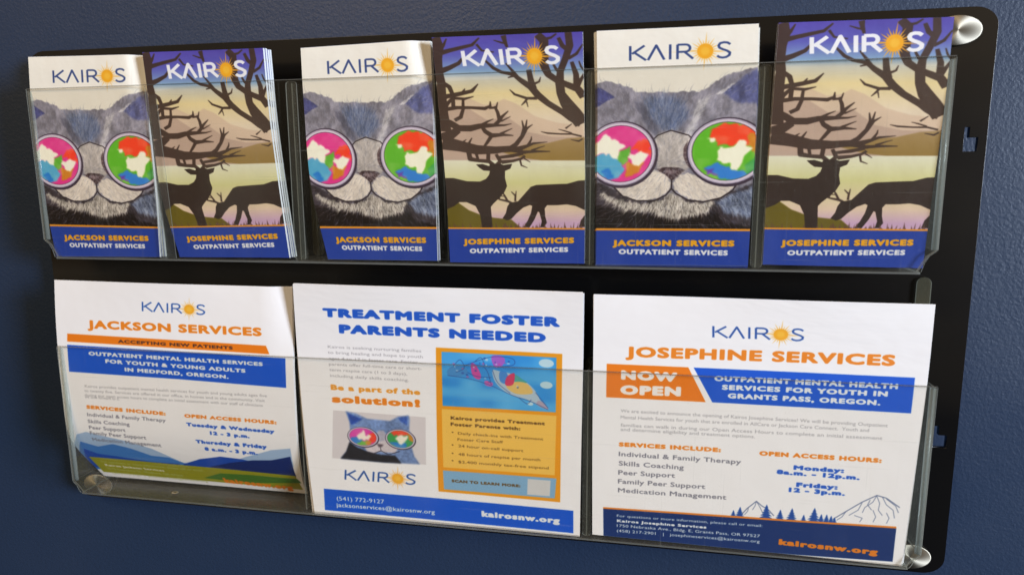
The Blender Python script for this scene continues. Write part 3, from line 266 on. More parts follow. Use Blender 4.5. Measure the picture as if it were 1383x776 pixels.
def lens(pg, L, base, blobs, cols, frame=(172, 164, 186), fw=1.13):
    c = L[0]; ru = L[1][0] - c[0]; rv = c[1] - L[2][1]
    pg.ell((c[0] + ru * .02, c[1] + rv * .03), ru * (fw + .06), rv * (fw + .07), (66, 56, 72))
    pg.ell(c, ru * fw, rv * fw, frame)
    pg.ell(c, ru * (fw - .045), rv * (fw - .045), (204, 196, 212))
    pg.ell(c, ru * 1.02, rv * 1.02, (84, 66, 90))
    t = np.linspace(0, 2 * math.pi, 49)[:-1]
    cm, _ = pg.mask([pg.px([(c[0] + ru * math.cos(a), c[1] + rv * math.sin(a)) for a in t])])
    pg.put(cm, base)
    wob = smooth_noise(pg.h, pg.w, pg.h // 9, pg.w // 9, 5) * 10
    yy, xx = np.mgrid[0:pg.h, 0:pg.w]
    for k, p in blobs:
        m, _ = pg.mask([pg.px(p)])
        m = m[np.clip((yy + wob).astype(int), 0, pg.h - 1), np.clip((xx - wob).astype(int), 0, pg.w - 1)]
        pg.put(box_blur(m, 2) * cm, cols[k], .97)
    pg.put(cm * np.clip(smooth_noise(pg.h, pg.w, pg.h // 22, pg.w // 22, 9), 0, 1), (250, 240, 220), .35)
LC = {'cy': (84, 168, 204), 'cb': (40, 120, 200), 'gn': (96, 176, 60), 'gn2': (70, 160, 84), 'rd': (238, 70, 44), 'or': (200, 132, 44), 'wh': (244, 236, 220), 'bl': (58, 128, 212), 'pu': (108, 66, 168)}

def furry(pg, pts, amp, seed, soft=1):
    m, _ = pg.mask([pg.px(pts)])
    n1 = smooth_noise(pg.h, pg.w, pg.h // 6, pg.w // 6, seed) * amp * 1.5; n2 = smooth_noise(pg.h, pg.w, pg.h // 16, pg.w // 7, seed + 1) * amp * 2
    yy, xx = np.mgrid[0:pg.h, 0:pg.w]
    m = m[np.clip((yy + n2).astype(int), 0, pg.h - 1), np.clip((xx + n1).astype(int), 0, pg.w - 1)]
    return box_blur(m, soft) if soft else m

def services_panel(pg, v0, v1, texts):
    m = np.zeros((pg.h, pg.w)); m[int(v0 * pg.h):] = 1; pg.put(m, (232, 152, 40))
    m[:] = 0; m[int(v1 * pg.h):] = 1; pg.put(m, (34, 64, 160))
    for t in texts: pg.text(t)

def cat_page():
    pg = Page(480, 736, (240, 236, 226)); K = CAT
    pg.tint(90, .03, 3)
    st = .6 * smooth_noise(736, 480, 60, 60, 11) + .4 * smooth_noise(736, 480, 140, 190, 12) + .9 * smooth_noise(736, 480, 18, 22, 13)
    def fur(key, col, amp=3, seed=20, a=1., soft=1, tex=.35):
        m = furry(pg, K[key], amp, seed, soft)
        c = np.clip((np.array(col) / 255.)[None, None] * (1 + tex * st[..., None]), 0, 1)
        pg.put(m, c, a)
    fur('fur', (136, 134, 148), 3, 20)
    fur('bluef', (92, 108, 142), 8, 23, .7, 9)
    fur('stripe2', (70, 72, 90), 5, 25, .6, 3)
    fur('stripe', (176, 174, 182), 5, 27, .75, 3)
    fur('earL', (70, 74, 122), 2, 29, .95)
    fur('earR', (84, 90, 136), 3, 31, .9, 3)
    fur('earRl', (196, 194, 200), 4, 33, .9)
    fur('dark', (62, 56, 62), 5, 35, 1, 2)
    fur('low', (34, 27, 28), 4, 36, 1, 3, .2)
    fur('chest', (160, 154, 148), 9, 37, .95, 2, .6)
    fur('chR', (120, 132, 158), 9, 39, .85, 4, .7)
    fur('bridge', (184, 178, 176), 4, 41, .95, 3, .25)
    pg.poly(K['cheekL'], (84, 66, 58), .9); pg.poly(K['cheekR'], (84, 66, 72), .9)
    fur('muzL', (206, 198, 190), 3, 43, 1, 1, .14); fur('muzR', (208, 200, 192), 3, 45, 1, 1, .14)
    fur('nose', (68, 54, 60), 1, 47, 1, 1, .3); fur('noseh', (142, 126, 132), 1, 49, .7, 2)
    rs = np.random.RandomState(50)
    def hairs(key, n, cols, ang, ln, al, seed, wd=2.0):
        m, _ = pg.mask([pg.px(K[key])]); ys, xs = np.nonzero(m > .5); rs = np.random.RandomState(seed)
        for c in cols:
            L = []
            for j in rs.randint(0, len(ys), n):
                x, y = xs[j], ys[j]; a = ang(x / 480., y / 736.) + rs.normal(0, .22); l_ = rs.uniform(.5, 1.2) * ln
                L += pg.stroke_loops([(x, y), (x + .5 * l_ * math.cos(a), y + .5 * l_ * math.sin(a)), (x + l_ * math.cos(a + .2), y + l_ * math.sin(a + .2))], [wd, wd * .8, .5])
            h_, _ = pg.mask(L); pg.put(h_, c, al)
    up = lambda u, v: math.atan2((v - .56) * 1.5, u - .46)
    hairs('fur', 420, [(176, 174, 186), (92, 92, 112), (120, 128, 156)], up, 24, .34, 61)
    hairs('bluef', 120, [(64, 84, 128), (150, 156, 176)], up, 26, .4, 62)
    hairs('stripe', 70, [(206, 204, 208)], up, 26, .5, 63)
    hairs('chest', 260, [(200, 194, 186), (84, 76, 74), (236, 230, 222)], lambda u, v: math.atan2(1.0, (u - .46) * 1.6), 20, .5, 64, 2.4)
    hairs('chR', 130, [(176, 186, 206), (74, 84, 112)], lambda u, v: .9, 24, .5, 65, 2.4)
    hairs('bridge', 120, [(212, 206, 202), (150, 144, 148)], up, 16, .35, 66)
    hairs('muzL', 90, [(228, 220, 210), (176, 164, 160)], lambda u, v: 2.4, 18, .4, 67); hairs('muzR', 90, [(228, 220, 210), (176, 164, 160)], lambda u, v: .7, 18, .4, 68)
    for i, l in enumerate(K['lines']): pg.line(l, 4.5 if i < 2 else 3.5, (48, 40, 46), .95)
    lens(pg, K['L1'], (214, 62, 142), K['lens1'], LC); lens(pg, K['L2'], (98, 178, 52), K['lens2'], LC)
    fm = furry(pg, K['fur'], 3, 20, 2)[..., None]; pg.a = pg.a * (1 - fm) + fm * np.clip((pg.a - .5) * 1.18 + .515, 0, 1)   # stronger contrast in the painting
    services_panel(pg, CAT_V[0], CAT_V[1], CAT_TEXT)
    logo(pg, CAT_LOGO, (44, 66, 124), .13, (240, 190, 96))
    pg.a = box_blur(pg.a, 1) * .5 + pg.a * .5
    return pg.image('cat_brochure_print')

def deer_page():
    pg = Page(480, 736, (240, 236, 226))
    vs = [0] + DEER_V[:5] + DEER_V[5:9]; vs = [0, DEER_V[0], DEER_V[1], DEER_V[2], DEER_V[3], DEER_V[4], DEER_V[5] - .001, DEER_V[5], DEER_V[6], DEER_V[7], DEER_V[8], 1.]
    cs = [(84, 72, 168), (92, 92, 178), (132, 164, 196), (208, 208, 198), (236, 218, 166), (232, 216, 192), (208, 188, 174), (230, 230, 208), (212, 210, 150), (224, 200, 178), (200, 166, 198), (196, 164, 198)]
    v = (np.arange(736) + .5) / 736
    pg.a[:] = np.stack([np.interp(v, vs, [c[i] / 255. for c in cs]) for i in range(3)], 1)[:, None]
    hc = {'M0': (216, 190, 168), 'M1': (186, 160, 146), 'H': (150, 122, 62), 'F': (104, 92, 26)}
    for k, p in DEER_HILLS:
        m, _ = pg.mask([pg.px(p)]); m = box_blur(m, 1)
        if k == 'F': pg.put(m, hc[k], 1)
        elif k == 'H': pg.put(m * (.4 + .6 * np.clip((np.arange(736)[:, None] / 736 - vs[5]) / (vs[6] - vs[5]), 0, 1)), hc[k], 1)
        else: pg.put(m, hc[k], .75)
    m, _ = pg.mask(sum([pg.stroke_loops(pg.px([(q[0], q[1]) for q in s_]), [max(q[2] * 480 * 1.38, 1.8) for q in s_], 1.25) for s_ in DEER_STROKES], []))
    pg.put(box_blur(m, 1) * .35 + m * .65, (64, 47, 42), .96)
    for k, p in DEER_POLYS: pg.poly(p, (48, 36, 33), .98)
    rs = np.random.RandomState(4); vb = DEER_V[9]
    for i in range(60):   # grass tips along the lower edge
        u = rs.rand(); hh = rs.uniform(.006, .03)
        pg.poly([(u - .006, vb), (u + rs.uniform(-.01, .01), vb - hh), (u + .006, vb)], (96, 66, 60), .7)
    pg.tint(60, .05, 8)
    services_panel(pg, DEER_V[9], DEER_V[10] , DEER_TEXT)
    logo(pg, DEER_LOGO, (242, 242, 244), .20, (236, 168, 50))
    pg.a = box_blur(pg.a, 1) * .4 + pg.a * .6
    return pg.image('deer_brochure_print')

def curvy(p, closed=True, k=5):
    P = [np.array(q, float) for q in p]; n = len(P); out = []
    for i in range(n if closed else n - 1):
        p0, p1, p2, p3 = (P[(i + j) % n] if closed else P[min(max(i + j, 0), n - 1)] for j in (-1, 0, 1, 2))
        for j in range(k):
            t = j / k; out.append(tuple(.5 * ((2 * p1) + (-p0 + p2) * t + (2 * p0 - 5 * p1 + 4 * p2 - p3) * t * t + (-p0 + 3 * p1 - 3 * p2 + p3) * t ** 3)))
    if not closed: out.append(tuple(P[-1]))
    return out
PAPER = (240, 239, 242)
def flyer_medford():
    pg = Page(960, 880, PAPER)
    for k, p in F1_SHAPES: pg.poly(p, INK[k], .82 if k == 'M1' else 1)
    pg.a[int(.972 * pg.h):] = np.array(PAPER) / 255.
    for t in F1_TEXT: pg.text(t)
    logo(pg, F1_LOGO, (34, 84, 168), .13, (240, 190, 96))
    pg.a = box_blur(pg.a, 1) * .5 + pg.a * .5
    return pg.image('medford_flyer_print')

def flyer_foster():
    pg = Page(960, 820, PAPER)
    for k, p in F2_SHAPES: pg.poly(p, INK[k])
    # painting of a flying bird, small and loose
    sk, _ = pg.mask([pg.px(F2_SHAPES[1][1])]); n = smooth_noise(820, 960, 26, 16, 2) * .7
    pg.put(sk * np.clip(n + .25, 0, 1), (130, 205, 240), .8); pg.put(sk * np.clip(-n, 0, 1), (30, 110, 205), .8)
    B = F2_BIRD
    for i, e in enumerate(B['cir']): pg.ell(e[0], e[1][0] - e[0][0], e[0][1] - e[2][1], (196, 220, 226), .9)
    C = curvy
    pg.poly(C(B['body']), (186, 196, 204), .85); pg.poly(C(B['head']), (66, 132, 196), .8)
    pg.poly(C(B['blue']), (40, 120, 210), .8)
    pg.poly(C(B['green']), (66, 160, 150), .9); pg.poly(C(B['tan']), (220, 184, 104), .95); pg.poly(C(B['red']), (206, 50, 96), .95)
    pg.poly(C(B['pink']), (178, 84, 190), .85); pg.poly(C(B['pink2']), (214, 66, 150), .9); pg.poly(C(B['pink3']), (206, 90, 170), .85); pg.poly(C(B['tail']), (170, 150, 170), .8)
    for l in B['lines']: pg.line(C(l, False), 2.2, (36, 60, 130), .7)
    rs = np.random.RandomState(8)
    for k in range(26):
        e = B['spots'][k % len(B['spots'])]; e = (e[0] + rs.uniform(-.012, .012), e[1] + rs.uniform(-.012, .012))
        pg.ell(e, rs.uniform(.002, .006), rs.uniform(.002, .006), [(40, 70, 150), (214, 226, 236), (206, 70, 140)][k % 3], .6, 12)
    # cat picture
    K = F2_CAT; nn = .6 * smooth_noise(820, 960, 150, 150, 7) + .8 * smooth_noise(820, 960, 30, 40, 17)
    def sh(p, col, a=1., t=.35):
        m, _ = pg.mask([pg.px(p)]); pg.put(box_blur(m, 2), np.clip((np.array(col) / 255.)[None, None] * (1 + t * nn[..., None]), 0, 1), a)
    sh(K['body'], (112, 138, 188)); sh(K['earL'], (44, 78, 168)); sh(K['earR'], (56, 90, 172)); sh(K['dark'], (34, 34, 42)); sh(K['face'], (176, 170, 184), .9, .1)
    sh(K['muz'], (204, 194, 200), 1, .1); sh(K['nose'], (80, 66, 76))
    for l in K['moth']: pg.line(l, 2.5, (46, 40, 52), .9)
    lens(pg, K['L1'], (214, 64, 164), [(k, curvy(p)) for k, p in K['b1']], LC); lens(pg, K['L2'], (60, 156, 84), [(k, curvy(p)) for k, p in K['b2']], LC)
    for t in F2_TEXT: pg.text(t)
    logo(pg, F2_LOGO, (34, 78, 156), .14, (240, 176, 76))
    pg.a = box_blur(pg.a, 1) * .5 + pg.a * .5
    return pg.image('foster_flyer_print')

def flyer_josephine():
    pg = Page(960, 810, PAPER)
    for i, l in enumerate(F3_MTN): pg.line(l, 3.0 if i < 2 else 2.0, (70, 88, 130), .8)
    rs = np.random.RandomState(3)
    for x, y, h in F3_TREES:
        hv = h / 2.766 / 345 ; w = hv * .42
        for k in range(5):
            t0 = y - hv * (1 - k / 5.); wk = w * (.25 + .2 * k)
            pg.poly([(x, t0 - hv * .06), (x + wk, t0 + hv * .24), (x - wk, t0 + hv * .24)], (26, 74, 158))
    for k, p in F3_SHAPES: pg.poly(p, INK[k])
    for t in F3_TEXT: pg.text(t)
    logo(pg, F3_LOGO, (34, 78, 160), .13, (240, 186, 90))
    pg.a = box_blur(pg.a, 1) * .4 + pg.a * .6
    return pg.image('grants_pass_flyer_print')

# ------------------------------------------------------------------ materials
def mat(name):
    m = bpy.data.materials.new(name); m.use_nodes = True; n = m.node_tree
    return m, n, n.nodes['Principled BSDF']
def print_mat(name, im, rough, coat):
    m, n, b = mat(name)
    t = n.nodes.new('ShaderNodeTexImage'); t.image = im; t.interpolation = 'Cubic'
    n.links.new(t.outputs['Color'], b.inputs['Base Color'])
    b.inputs['Roughness'].default_value = rough; b.inputs['Coat Weight'].default_value = coat; b.inputs['Coat Roughness'].default_value = .12
    no = n.nodes.new('ShaderNodeTexNoise'); no.inputs['Scale'].default_value = 9; bp = n.nodes.new('ShaderNodeBump'); bp.inputs['Strength'].default_value = .12; bp.inputs['Distance'].default_value = .004
    n.links.new(no.outputs['Fac'], bp.inputs['Height']); n.links.new(bp.outputs['Normal'], b.inputs['Normal'])
    return m
def plain(name, col, rough, metal=0., spec=.5):
    m, n, b = mat(name); b.inputs['Base Color'].default_value = (*col, 1); b.inputs['Roughness'].default_value = rough; b.inputs['Metallic'].default_value = metal
    b.inputs['Specular IOR Level'].default_value = spec
    return m
def paper_mat(name, col):
    m, n, b = mat(name); no = n.nodes.new('ShaderNodeTexNoise'); no.inputs['Scale'].default_value = 300
    r = n.nodes.new('ShaderNodeMix'); r.data_type = 'RGBA'; r.inputs[6].default_value = (*[c * .88 for c in col], 1); r.inputs[7].default_value = (*col, 1)
    n.links.new(no.outputs['Fac'], r.inputs[0]); n.links.new(r.outputs[2], b.inputs['Base Color']); b.inputs['Roughness'].default_value = .7
    return m
def acrylic(name, tint, milk, milk_col=(.75, .8, .75), rough=.03, wear=0.):
    m = bpy.data.materials.new(name); m.use_nodes = True; n = m.node_tree; n.nodes.clear()
    out = n.nodes.new('ShaderNodeOutputMaterial'); tr = n.nodes.new('ShaderNodeBsdfTransparent'); tr.inputs['Color'].default_value = (*tint, 1)
    gl = n.nodes.new('ShaderNodeBsdfGlossy'); gl.inputs['Roughness'].default_value = rough
    di = n.nodes.new('ShaderNodeBsdfDiffuse'); di.inputs['Color'].default_value = (*milk_col, 1)
    tl = n.nodes.new('ShaderNodeBsdfTranslucent'); tl.inputs['Color'].default_value = (*milk_col, 1)
    ad = n.nodes.new('ShaderNodeMixShader'); ad.inputs[0].default_value = .5
    n.links.new(di.outputs[0], ad.inputs[1]); n.links.new(tl.outputs[0], ad.inputs[2])
    m1 = n.nodes.new('ShaderNodeMixShader')
    no = n.nodes.new('ShaderNodeTexNoise'); no.inputs['Scale'].default_value = 60; mr = n.nodes.new('ShaderNodeMapRange')
    mr.inputs[1].default_value = .3; mr.inputs[2].default_value = .8; mr.inputs[3].default_value = milk * .6; mr.inputs[4].default_value = milk * 1.5
    n.links.new(no.outputs['Fac'], mr.inputs[0]); last = mr.outputs[0]
    if wear:   # hairline scratches, dust specks and wiping smears
        tc = n.nodes.new('ShaderNodeTexCoord')
        for sc, rot, nsc, lo, hi, amt in (((1, 1, 60), .35, 9, .68, .74, 1.), ((70, 1, 1), .2, 8, .69, .75, .8), ((1, 1, 1), 0, 420, .70, .76, 1.6), ((2.5, 1, 1), .6, 7, .50, .75, .35)):
            mp = n.nodes.new('ShaderNodeMapping'); mp.inputs['Scale'].default_value = sc; mp.inputs['Rotation'].default_value = (0, rot, 0)
            ns = n.nodes.new('ShaderNodeTexNoise'); ns.inputs['Scale'].default_value = nsc; ns.inputs['Detail'].default_value = 2
            rr = n.nodes.new('ShaderNodeMapRange'); rr.inputs[1].default_value = lo; rr.inputs[2].default_value = hi; rr.inputs[3].default_value = 0; rr.inputs[4].default_value = wear * amt
            sm = n.nodes.new('ShaderNodeMath'); sm.operation = 'ADD'
            n.links.new(tc.outputs['Object'], mp.inputs[0]); n.links.new(mp.outputs[0], ns.inputs['Vector']); n.links.new(ns.outputs['Fac'], rr.inputs[0])
            n.links.new(rr.outputs[0], sm.inputs[0]); n.links.new(last, sm.inputs[1]); last = sm.outputs[0]
    n.links.new(last, m1.inputs[0])
    n.links.new(tr.outputs[0], m1.inputs[1]); n.links.new(ad.outputs[0], m1.inputs[2])
    lw = n.nodes.new('ShaderNodeLayerWeight'); pw = n.nodes.new('ShaderNodeMath'); pw.operation = 'POWER'; pw.inputs[1].default_value = 5
    n.links.new(lw.outputs['Facing'], pw.inputs[0]); lw.inputs['Blend'].default_value = .5
    fr = n.nodes.new('ShaderNodeMath'); fr.operation = 'MULTIPLY_ADD'; fr.inputs[1].default_value = .70; fr.inputs[2].default_value = .022; n.links.new(pw.outputs[0], fr.inputs[0])
    m2 = n.nodes.new('ShaderNodeMixShader'); n.links.new(fr.outputs[0], m2.inputs[0]); n.links.new(m1.outputs[0], m2.inputs[1]); n.links.new(gl.outputs[0], m2.inputs[2])
    n.links.new(m2.outputs[0], out.inputs['Surface'])
    return m

M_CAT = print_mat('cat_brochure_print', cat_page(), .38, .22)
M_DEER = print_mat('deer_brochure_print', deer_page(), .38, .22)
M_F1 = print_mat('medford_flyer_print', flyer_medford(), .6, 0)
M_F2 = print_mat('foster_flyer_print', flyer_foster(), .6, 0)
M_F3 = print_mat('grants_pass_flyer_print', flyer_josephine(), .6, 0)
bpy.data.objects.remove(_fo); bpy.data.curves.remove(_fc)
M_PAPER = paper_mat('white_paper', (.82, .82, .82))
M_GLOSSP = paper_mat('brochure_paper', (.80, .81, .82))
M_CLEAR = acrylic('clear_acrylic', (.995, .988, .968), .003, wear=.05)
M_SIDE = acrylic('clear_acrylic_side', (.97, .98, .97), .05, (.54, .56, .50), .12, wear=.08)
M_EDGE = acrylic('polished_acrylic_edge', (.66, .68, .65), .40, (.60, .62, .58), .1)
M_RIB = acrylic('bright_acrylic_corner', (.88, .92, .92), .40, (.72, .80, .82), .15)
M_FLOOR = acrylic('frosted_acrylic_tray', (.90, .90, .88), .16, (.55, .56, .54), .2, wear=.12)
M_RIM = acrylic('rim_acrylic', (.80, .80, .78), .25, (.50, .50, .48), .1)
M_FACE = acrylic('scuffed_acrylic', (.985, .985, .985), .05, (.6, .68, .74), .15)
M_TAB = acrylic('greenish_acrylic', (.74, .76, .68), .26, (.36, .34, .25), .12)

# black acrylic back panel, smeared gloss, brown room reflection painted into the colour
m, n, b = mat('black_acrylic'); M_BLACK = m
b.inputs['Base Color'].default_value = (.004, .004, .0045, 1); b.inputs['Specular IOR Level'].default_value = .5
no = n.nodes.new('ShaderNodeTexNoise'); no.inputs['Scale'].default_value = 5; no.inputs['Detail'].default_value = 3
mr = n.nodes.new('ShaderNodeMapRange'); mr.inputs[3].default_value = .08; mr.inputs[4].default_value = .30
n.links.new(no.outputs['Fac'], mr.inputs[0]); n.links.new(mr.outputs[0], b.inputs['Roughness'])
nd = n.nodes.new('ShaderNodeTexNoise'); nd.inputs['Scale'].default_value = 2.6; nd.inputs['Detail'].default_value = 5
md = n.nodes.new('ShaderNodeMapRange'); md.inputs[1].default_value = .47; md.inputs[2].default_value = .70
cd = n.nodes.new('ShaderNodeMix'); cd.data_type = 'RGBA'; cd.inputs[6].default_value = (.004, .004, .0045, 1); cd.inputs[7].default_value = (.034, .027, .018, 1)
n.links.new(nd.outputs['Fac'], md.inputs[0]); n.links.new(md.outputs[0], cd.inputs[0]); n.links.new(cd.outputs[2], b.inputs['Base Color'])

# painted wall with roller stipple
m, n, b = mat('slate_blue_wall_paint'); M_WALL = m
tc = n.nodes.new('ShaderNodeTexCoord')
n1 = n.nodes.new('ShaderNodeTexNoise'); n1.inputs['Scale'].default_value = 380; n1.inputs['Detail'].default_value = 4; n1.inputs['Roughness'].default_value = .65
n2 = n.nodes.new('ShaderNodeTexVoronoi'); n2.inputs['Scale'].default_value = 260; n2.feature = 'SMOOTH_F1'
n3 = n.nodes.new('ShaderNodeTexNoise'); n3.inputs['Scale'].default_value = 3
for q in (n1, n2, n3): n.links.new(tc.outputs['Object'], q.inputs['Vector'])
ad = n.nodes.new('ShaderNodeMath'); ad.operation = 'MULTIPLY_ADD'; ad.inputs[1].default_value = -.5
n.links.new(n2.outputs['Distance'], ad.inputs[0]); n.links.new(n1.outputs['Fac'], ad.inputs[2])
bp = n.nodes.new('ShaderNodeBump'); bp.inputs['Strength'].default_value = .42; bp.inputs['Distance'].default_value = .0010
n.links.new(ad.outputs[0], bp.inputs['Height']); n.links.new(bp.outputs['Normal'], b.inputs['Normal'])
mx = n.nodes.new('ShaderNodeMix'); mx.data_type = 'RGBA'; mx.inputs[6].default_value = (.013, .030, .072, 1); mx.inputs[7].default_value = (.019, .037, .084, 1)
n.links.new(n3.outputs['Fac'], mx.inputs[0]); n.links.new(mx.outputs[2], b.inputs['Base Color'])
b.inputs['Roughness'].default_value = .42
nr = n.nodes.new('ShaderNodeTexNoise'); nr.inputs['Scale'].default_value = 7; nr.inputs['Detail'].default_value = 4; mw = n.nodes.new('ShaderNodeMapRange'); mw.inputs[3].default_value = .30; mw.inputs[4].default_value = .56
n.links.new(tc.outputs['Object'], nr.inputs['Vector']); n.links.new(nr.outputs['Fac'], mw.inputs[0]); n.links.new(mw.outputs[0], b.inputs['Roughness']); b.inputs['Specular IOR Level'].default_value = .5

m, n, b = mat('brushed_aluminium'); M_ALU = m
b.inputs['Base Color'].default_value = (.40, .365, .30, 1); b.inputs['Metallic'].default_value = 1; b.inputs['Roughness'].default_value = .55; b.inputs['Anisotropic'].default_value = .85
tg = n.nodes.new('ShaderNodeTangent'); tg.direction_type = 'RADIAL'; tg.axis = 'Z'; n.links.new(tg.outputs[0], b.inputs['Tangent'])

# ------------------------------------------------------------------ mesh helpers
def link(name, me, mats, parent=None):
    for m in mats: me.materials.append(m)
    o = bpy.data.objects.new(name, me); COL.objects.link(o); o.parent = parent
    return o
def bm_link(name, bm, mats, parent=None, bevel=0):
    if bevel: bmesh.ops.bevel(bm, geom=bm.edges[:], offset=bevel, segments=2, affect='EDGES', clamp_overlap=True)
    me = bpy.data.meshes.new(name); bmesh.ops.recalc_face_normals(bm, faces=bm.faces[:]); bm.to_mesh(me); bm.free()
    return link(name, me, mats, parent)
def box(bm, x0, x1, y0, y1, z0, z1, edge_axis=None):
    vs = [bm.verts.new((x, y, z)) for x in (x0, x1) for y in (y0, y1) for z in (z0, z1)]
    F = [((0, 1, 3, 2), 0), ((4, 6, 7, 5), 0), ((0, 4, 5, 1), 1), ((2, 3, 7, 6), 1), ((0, 2, 6, 4), 2), ((1, 5, 7, 3), 2)]
    for q, ax in F:
        f = bm.faces.new([vs[i] for i in q])
        if edge_axis is not None and ax != edge_axis: f.material_index = 1
    return bm
def slab_xz(outline, y0, y1, edge=1):
    bm = bmesh.new()
    a = [bm.verts.new((x, y0, z)) for x, z in outline]; b_ = [bm.verts.new((x, y1, z)) for x, z in outline]
    bm.faces.new(a); bm.faces.new(b_[::-1])
    k = len(outline)
    for i in range(k):
        f = bm.faces.new([a[i], b_[i], b_[(i + 1) % k], a[(i + 1) % k]]); f.material_index = edge
    return bm
def rrect(x0, x1, z0, z1, r, n=6, asp=1.0):
    P = []
    for cx, cz, a0 in ((x1 - r * asp, z1 - r, 0), (x0 + r * asp, z1 - r, 90), (x0 + r * asp, z0 + r, 180), (x1 - r * asp, z0 + r, 270)):
        for k in range(n + 1):
            a = math.radians(a0 + 90 * k / n); P.append((cx + r * asp * math.cos(a), cz + r * math.sin(a)))
    return P
def tag(o, label, cat=None, group=None):
    if label: o['label'] = label
    if cat: o['category'] = cat
    if group: o['group'] = group
    return o

# ------------------------------------------------------------------ the wall
bm = bmesh.new(); box(bm, -2.2, 3.4, .024, .12, -1.3, 2.2)
wall = bm_link('wall', bm, [M_WALL]); wall['kind'] = 'structure'

# ------------------------------------------------------------------ the rack: back panel on standoffs, clear pockets
W, H = 1.0383, .56
rack = bpy.data.objects.new('wall_brochure_rack', None); COL.objects.link(rack); rack.empty_display_size = .05
tag(rack, 'black acrylic wall rack with two tiers of clear pockets and round metal caps', 'brochure rack')
cu = bpy.data.curves.new('back_panel', 'CURVE'); cu.dimensions = '2D'; cu.fill_mode = 'BOTH'; cu.extrude = .0022; cu.bevel_depth = .0003
def spl(P):
    s = cu.splines.new('POLY'); s.points.add(len(P) - 1); s.use_cyclic_u = True
    for p, q in zip(s.points, P): p.co = (q[0], q[1], 0, 1)
spl(rrect(0, W, 0, H, .017, 8, 1.2))
for x, z, sx in ((1.0185, .43, 1), (1.0170, .137, 1), (W - 1.0185, .43, -1), (W - 1.0170, .137, -1)):
    spl([(x, z), (x + sx * .0125, z), (x + sx * .0125, z + .0135), (x + sx * .0048, z + .0135), (x + sx * .0048, z + .023), (x, z + .023)])
tmp = bpy.data.objects.new('back_panel', cu); COL.objects.link(tmp)
me = bpy.data.meshes.new_from_object(tmp.evaluated_get(bpy.context.evaluated_depsgraph_get()))
bpy.data.objects.remove(tmp)
me.transform(Matrix.Translation((0, .0025, 0)) @ Matrix.Rotation(math.pi / 2, 4, 'X'))
me.materials.clear(); me.name = 'back_panel'
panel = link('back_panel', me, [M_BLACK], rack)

def lathe(profile, n=48):
    bm = bmesh.new(); rings = []
    for r, z in profile:
        rings.append([bm.verts.new((0, 0, z))] if r == 0 else [bm.verts.new((r * math.cos(2 * math.pi * k / n), r * math.sin(2 * math.pi * k / n), z)) for k in range(n)])
    for a, c in zip(rings, rings[1:]):
        for k in range(n):
            k2 = (k + 1) % n
            f = [a[k % len(a)], a[k2 % len(a)], c[k2 % len(c)], c[k % len(c)]]; g = []
            for v in f:
                if v not in g: g.append(v)
            if len(g) > 2: bm.faces.new(g)
    for f in bm.faces: f.smooth = True
    return bm
cap_me = bpy.data.meshes.new('cap'); q = lathe([(0, .0047), (.003, .0046), (.0127, .0038), (.0134, .0034), (.0136, .0028), (.0136, 0), (0, 0)]); bmesh.ops.recalc_face_normals(q, faces=q.faces[:]); q.to_mesh(cap_me); q.free(); cap_me.materials.append(M_ALU)
bar_me = bpy.data.meshes.new('standoff'); q = lathe([(0, 0), (.0095, 0), (.0095, .0185), (0, .0185)]); bmesh.ops.recalc_face_normals(q, faces=q.faces[:]); q.to_mesh(bar_me); q.free(); bar_me.materials.append(M_ALU)
for x, z in ((1.0035, .5395), (1.0035, .0185), (.0345, .5395), (.0345, .0185)):
    s_ = bpy.data.objects.new('standoff', bar_me); COL.objects.link(s_); s_.parent = rack; s_.location = (x, .0238, z); s_.rotation_euler = (math.pi / 2, 0, 0); s_.scale = (1.55, 1, 1)
    c_ = bpy.data.objects.new('cap', cap_me); COL.objects.link(c_); c_.parent = s_; c_.location = (0, 0, .0240)

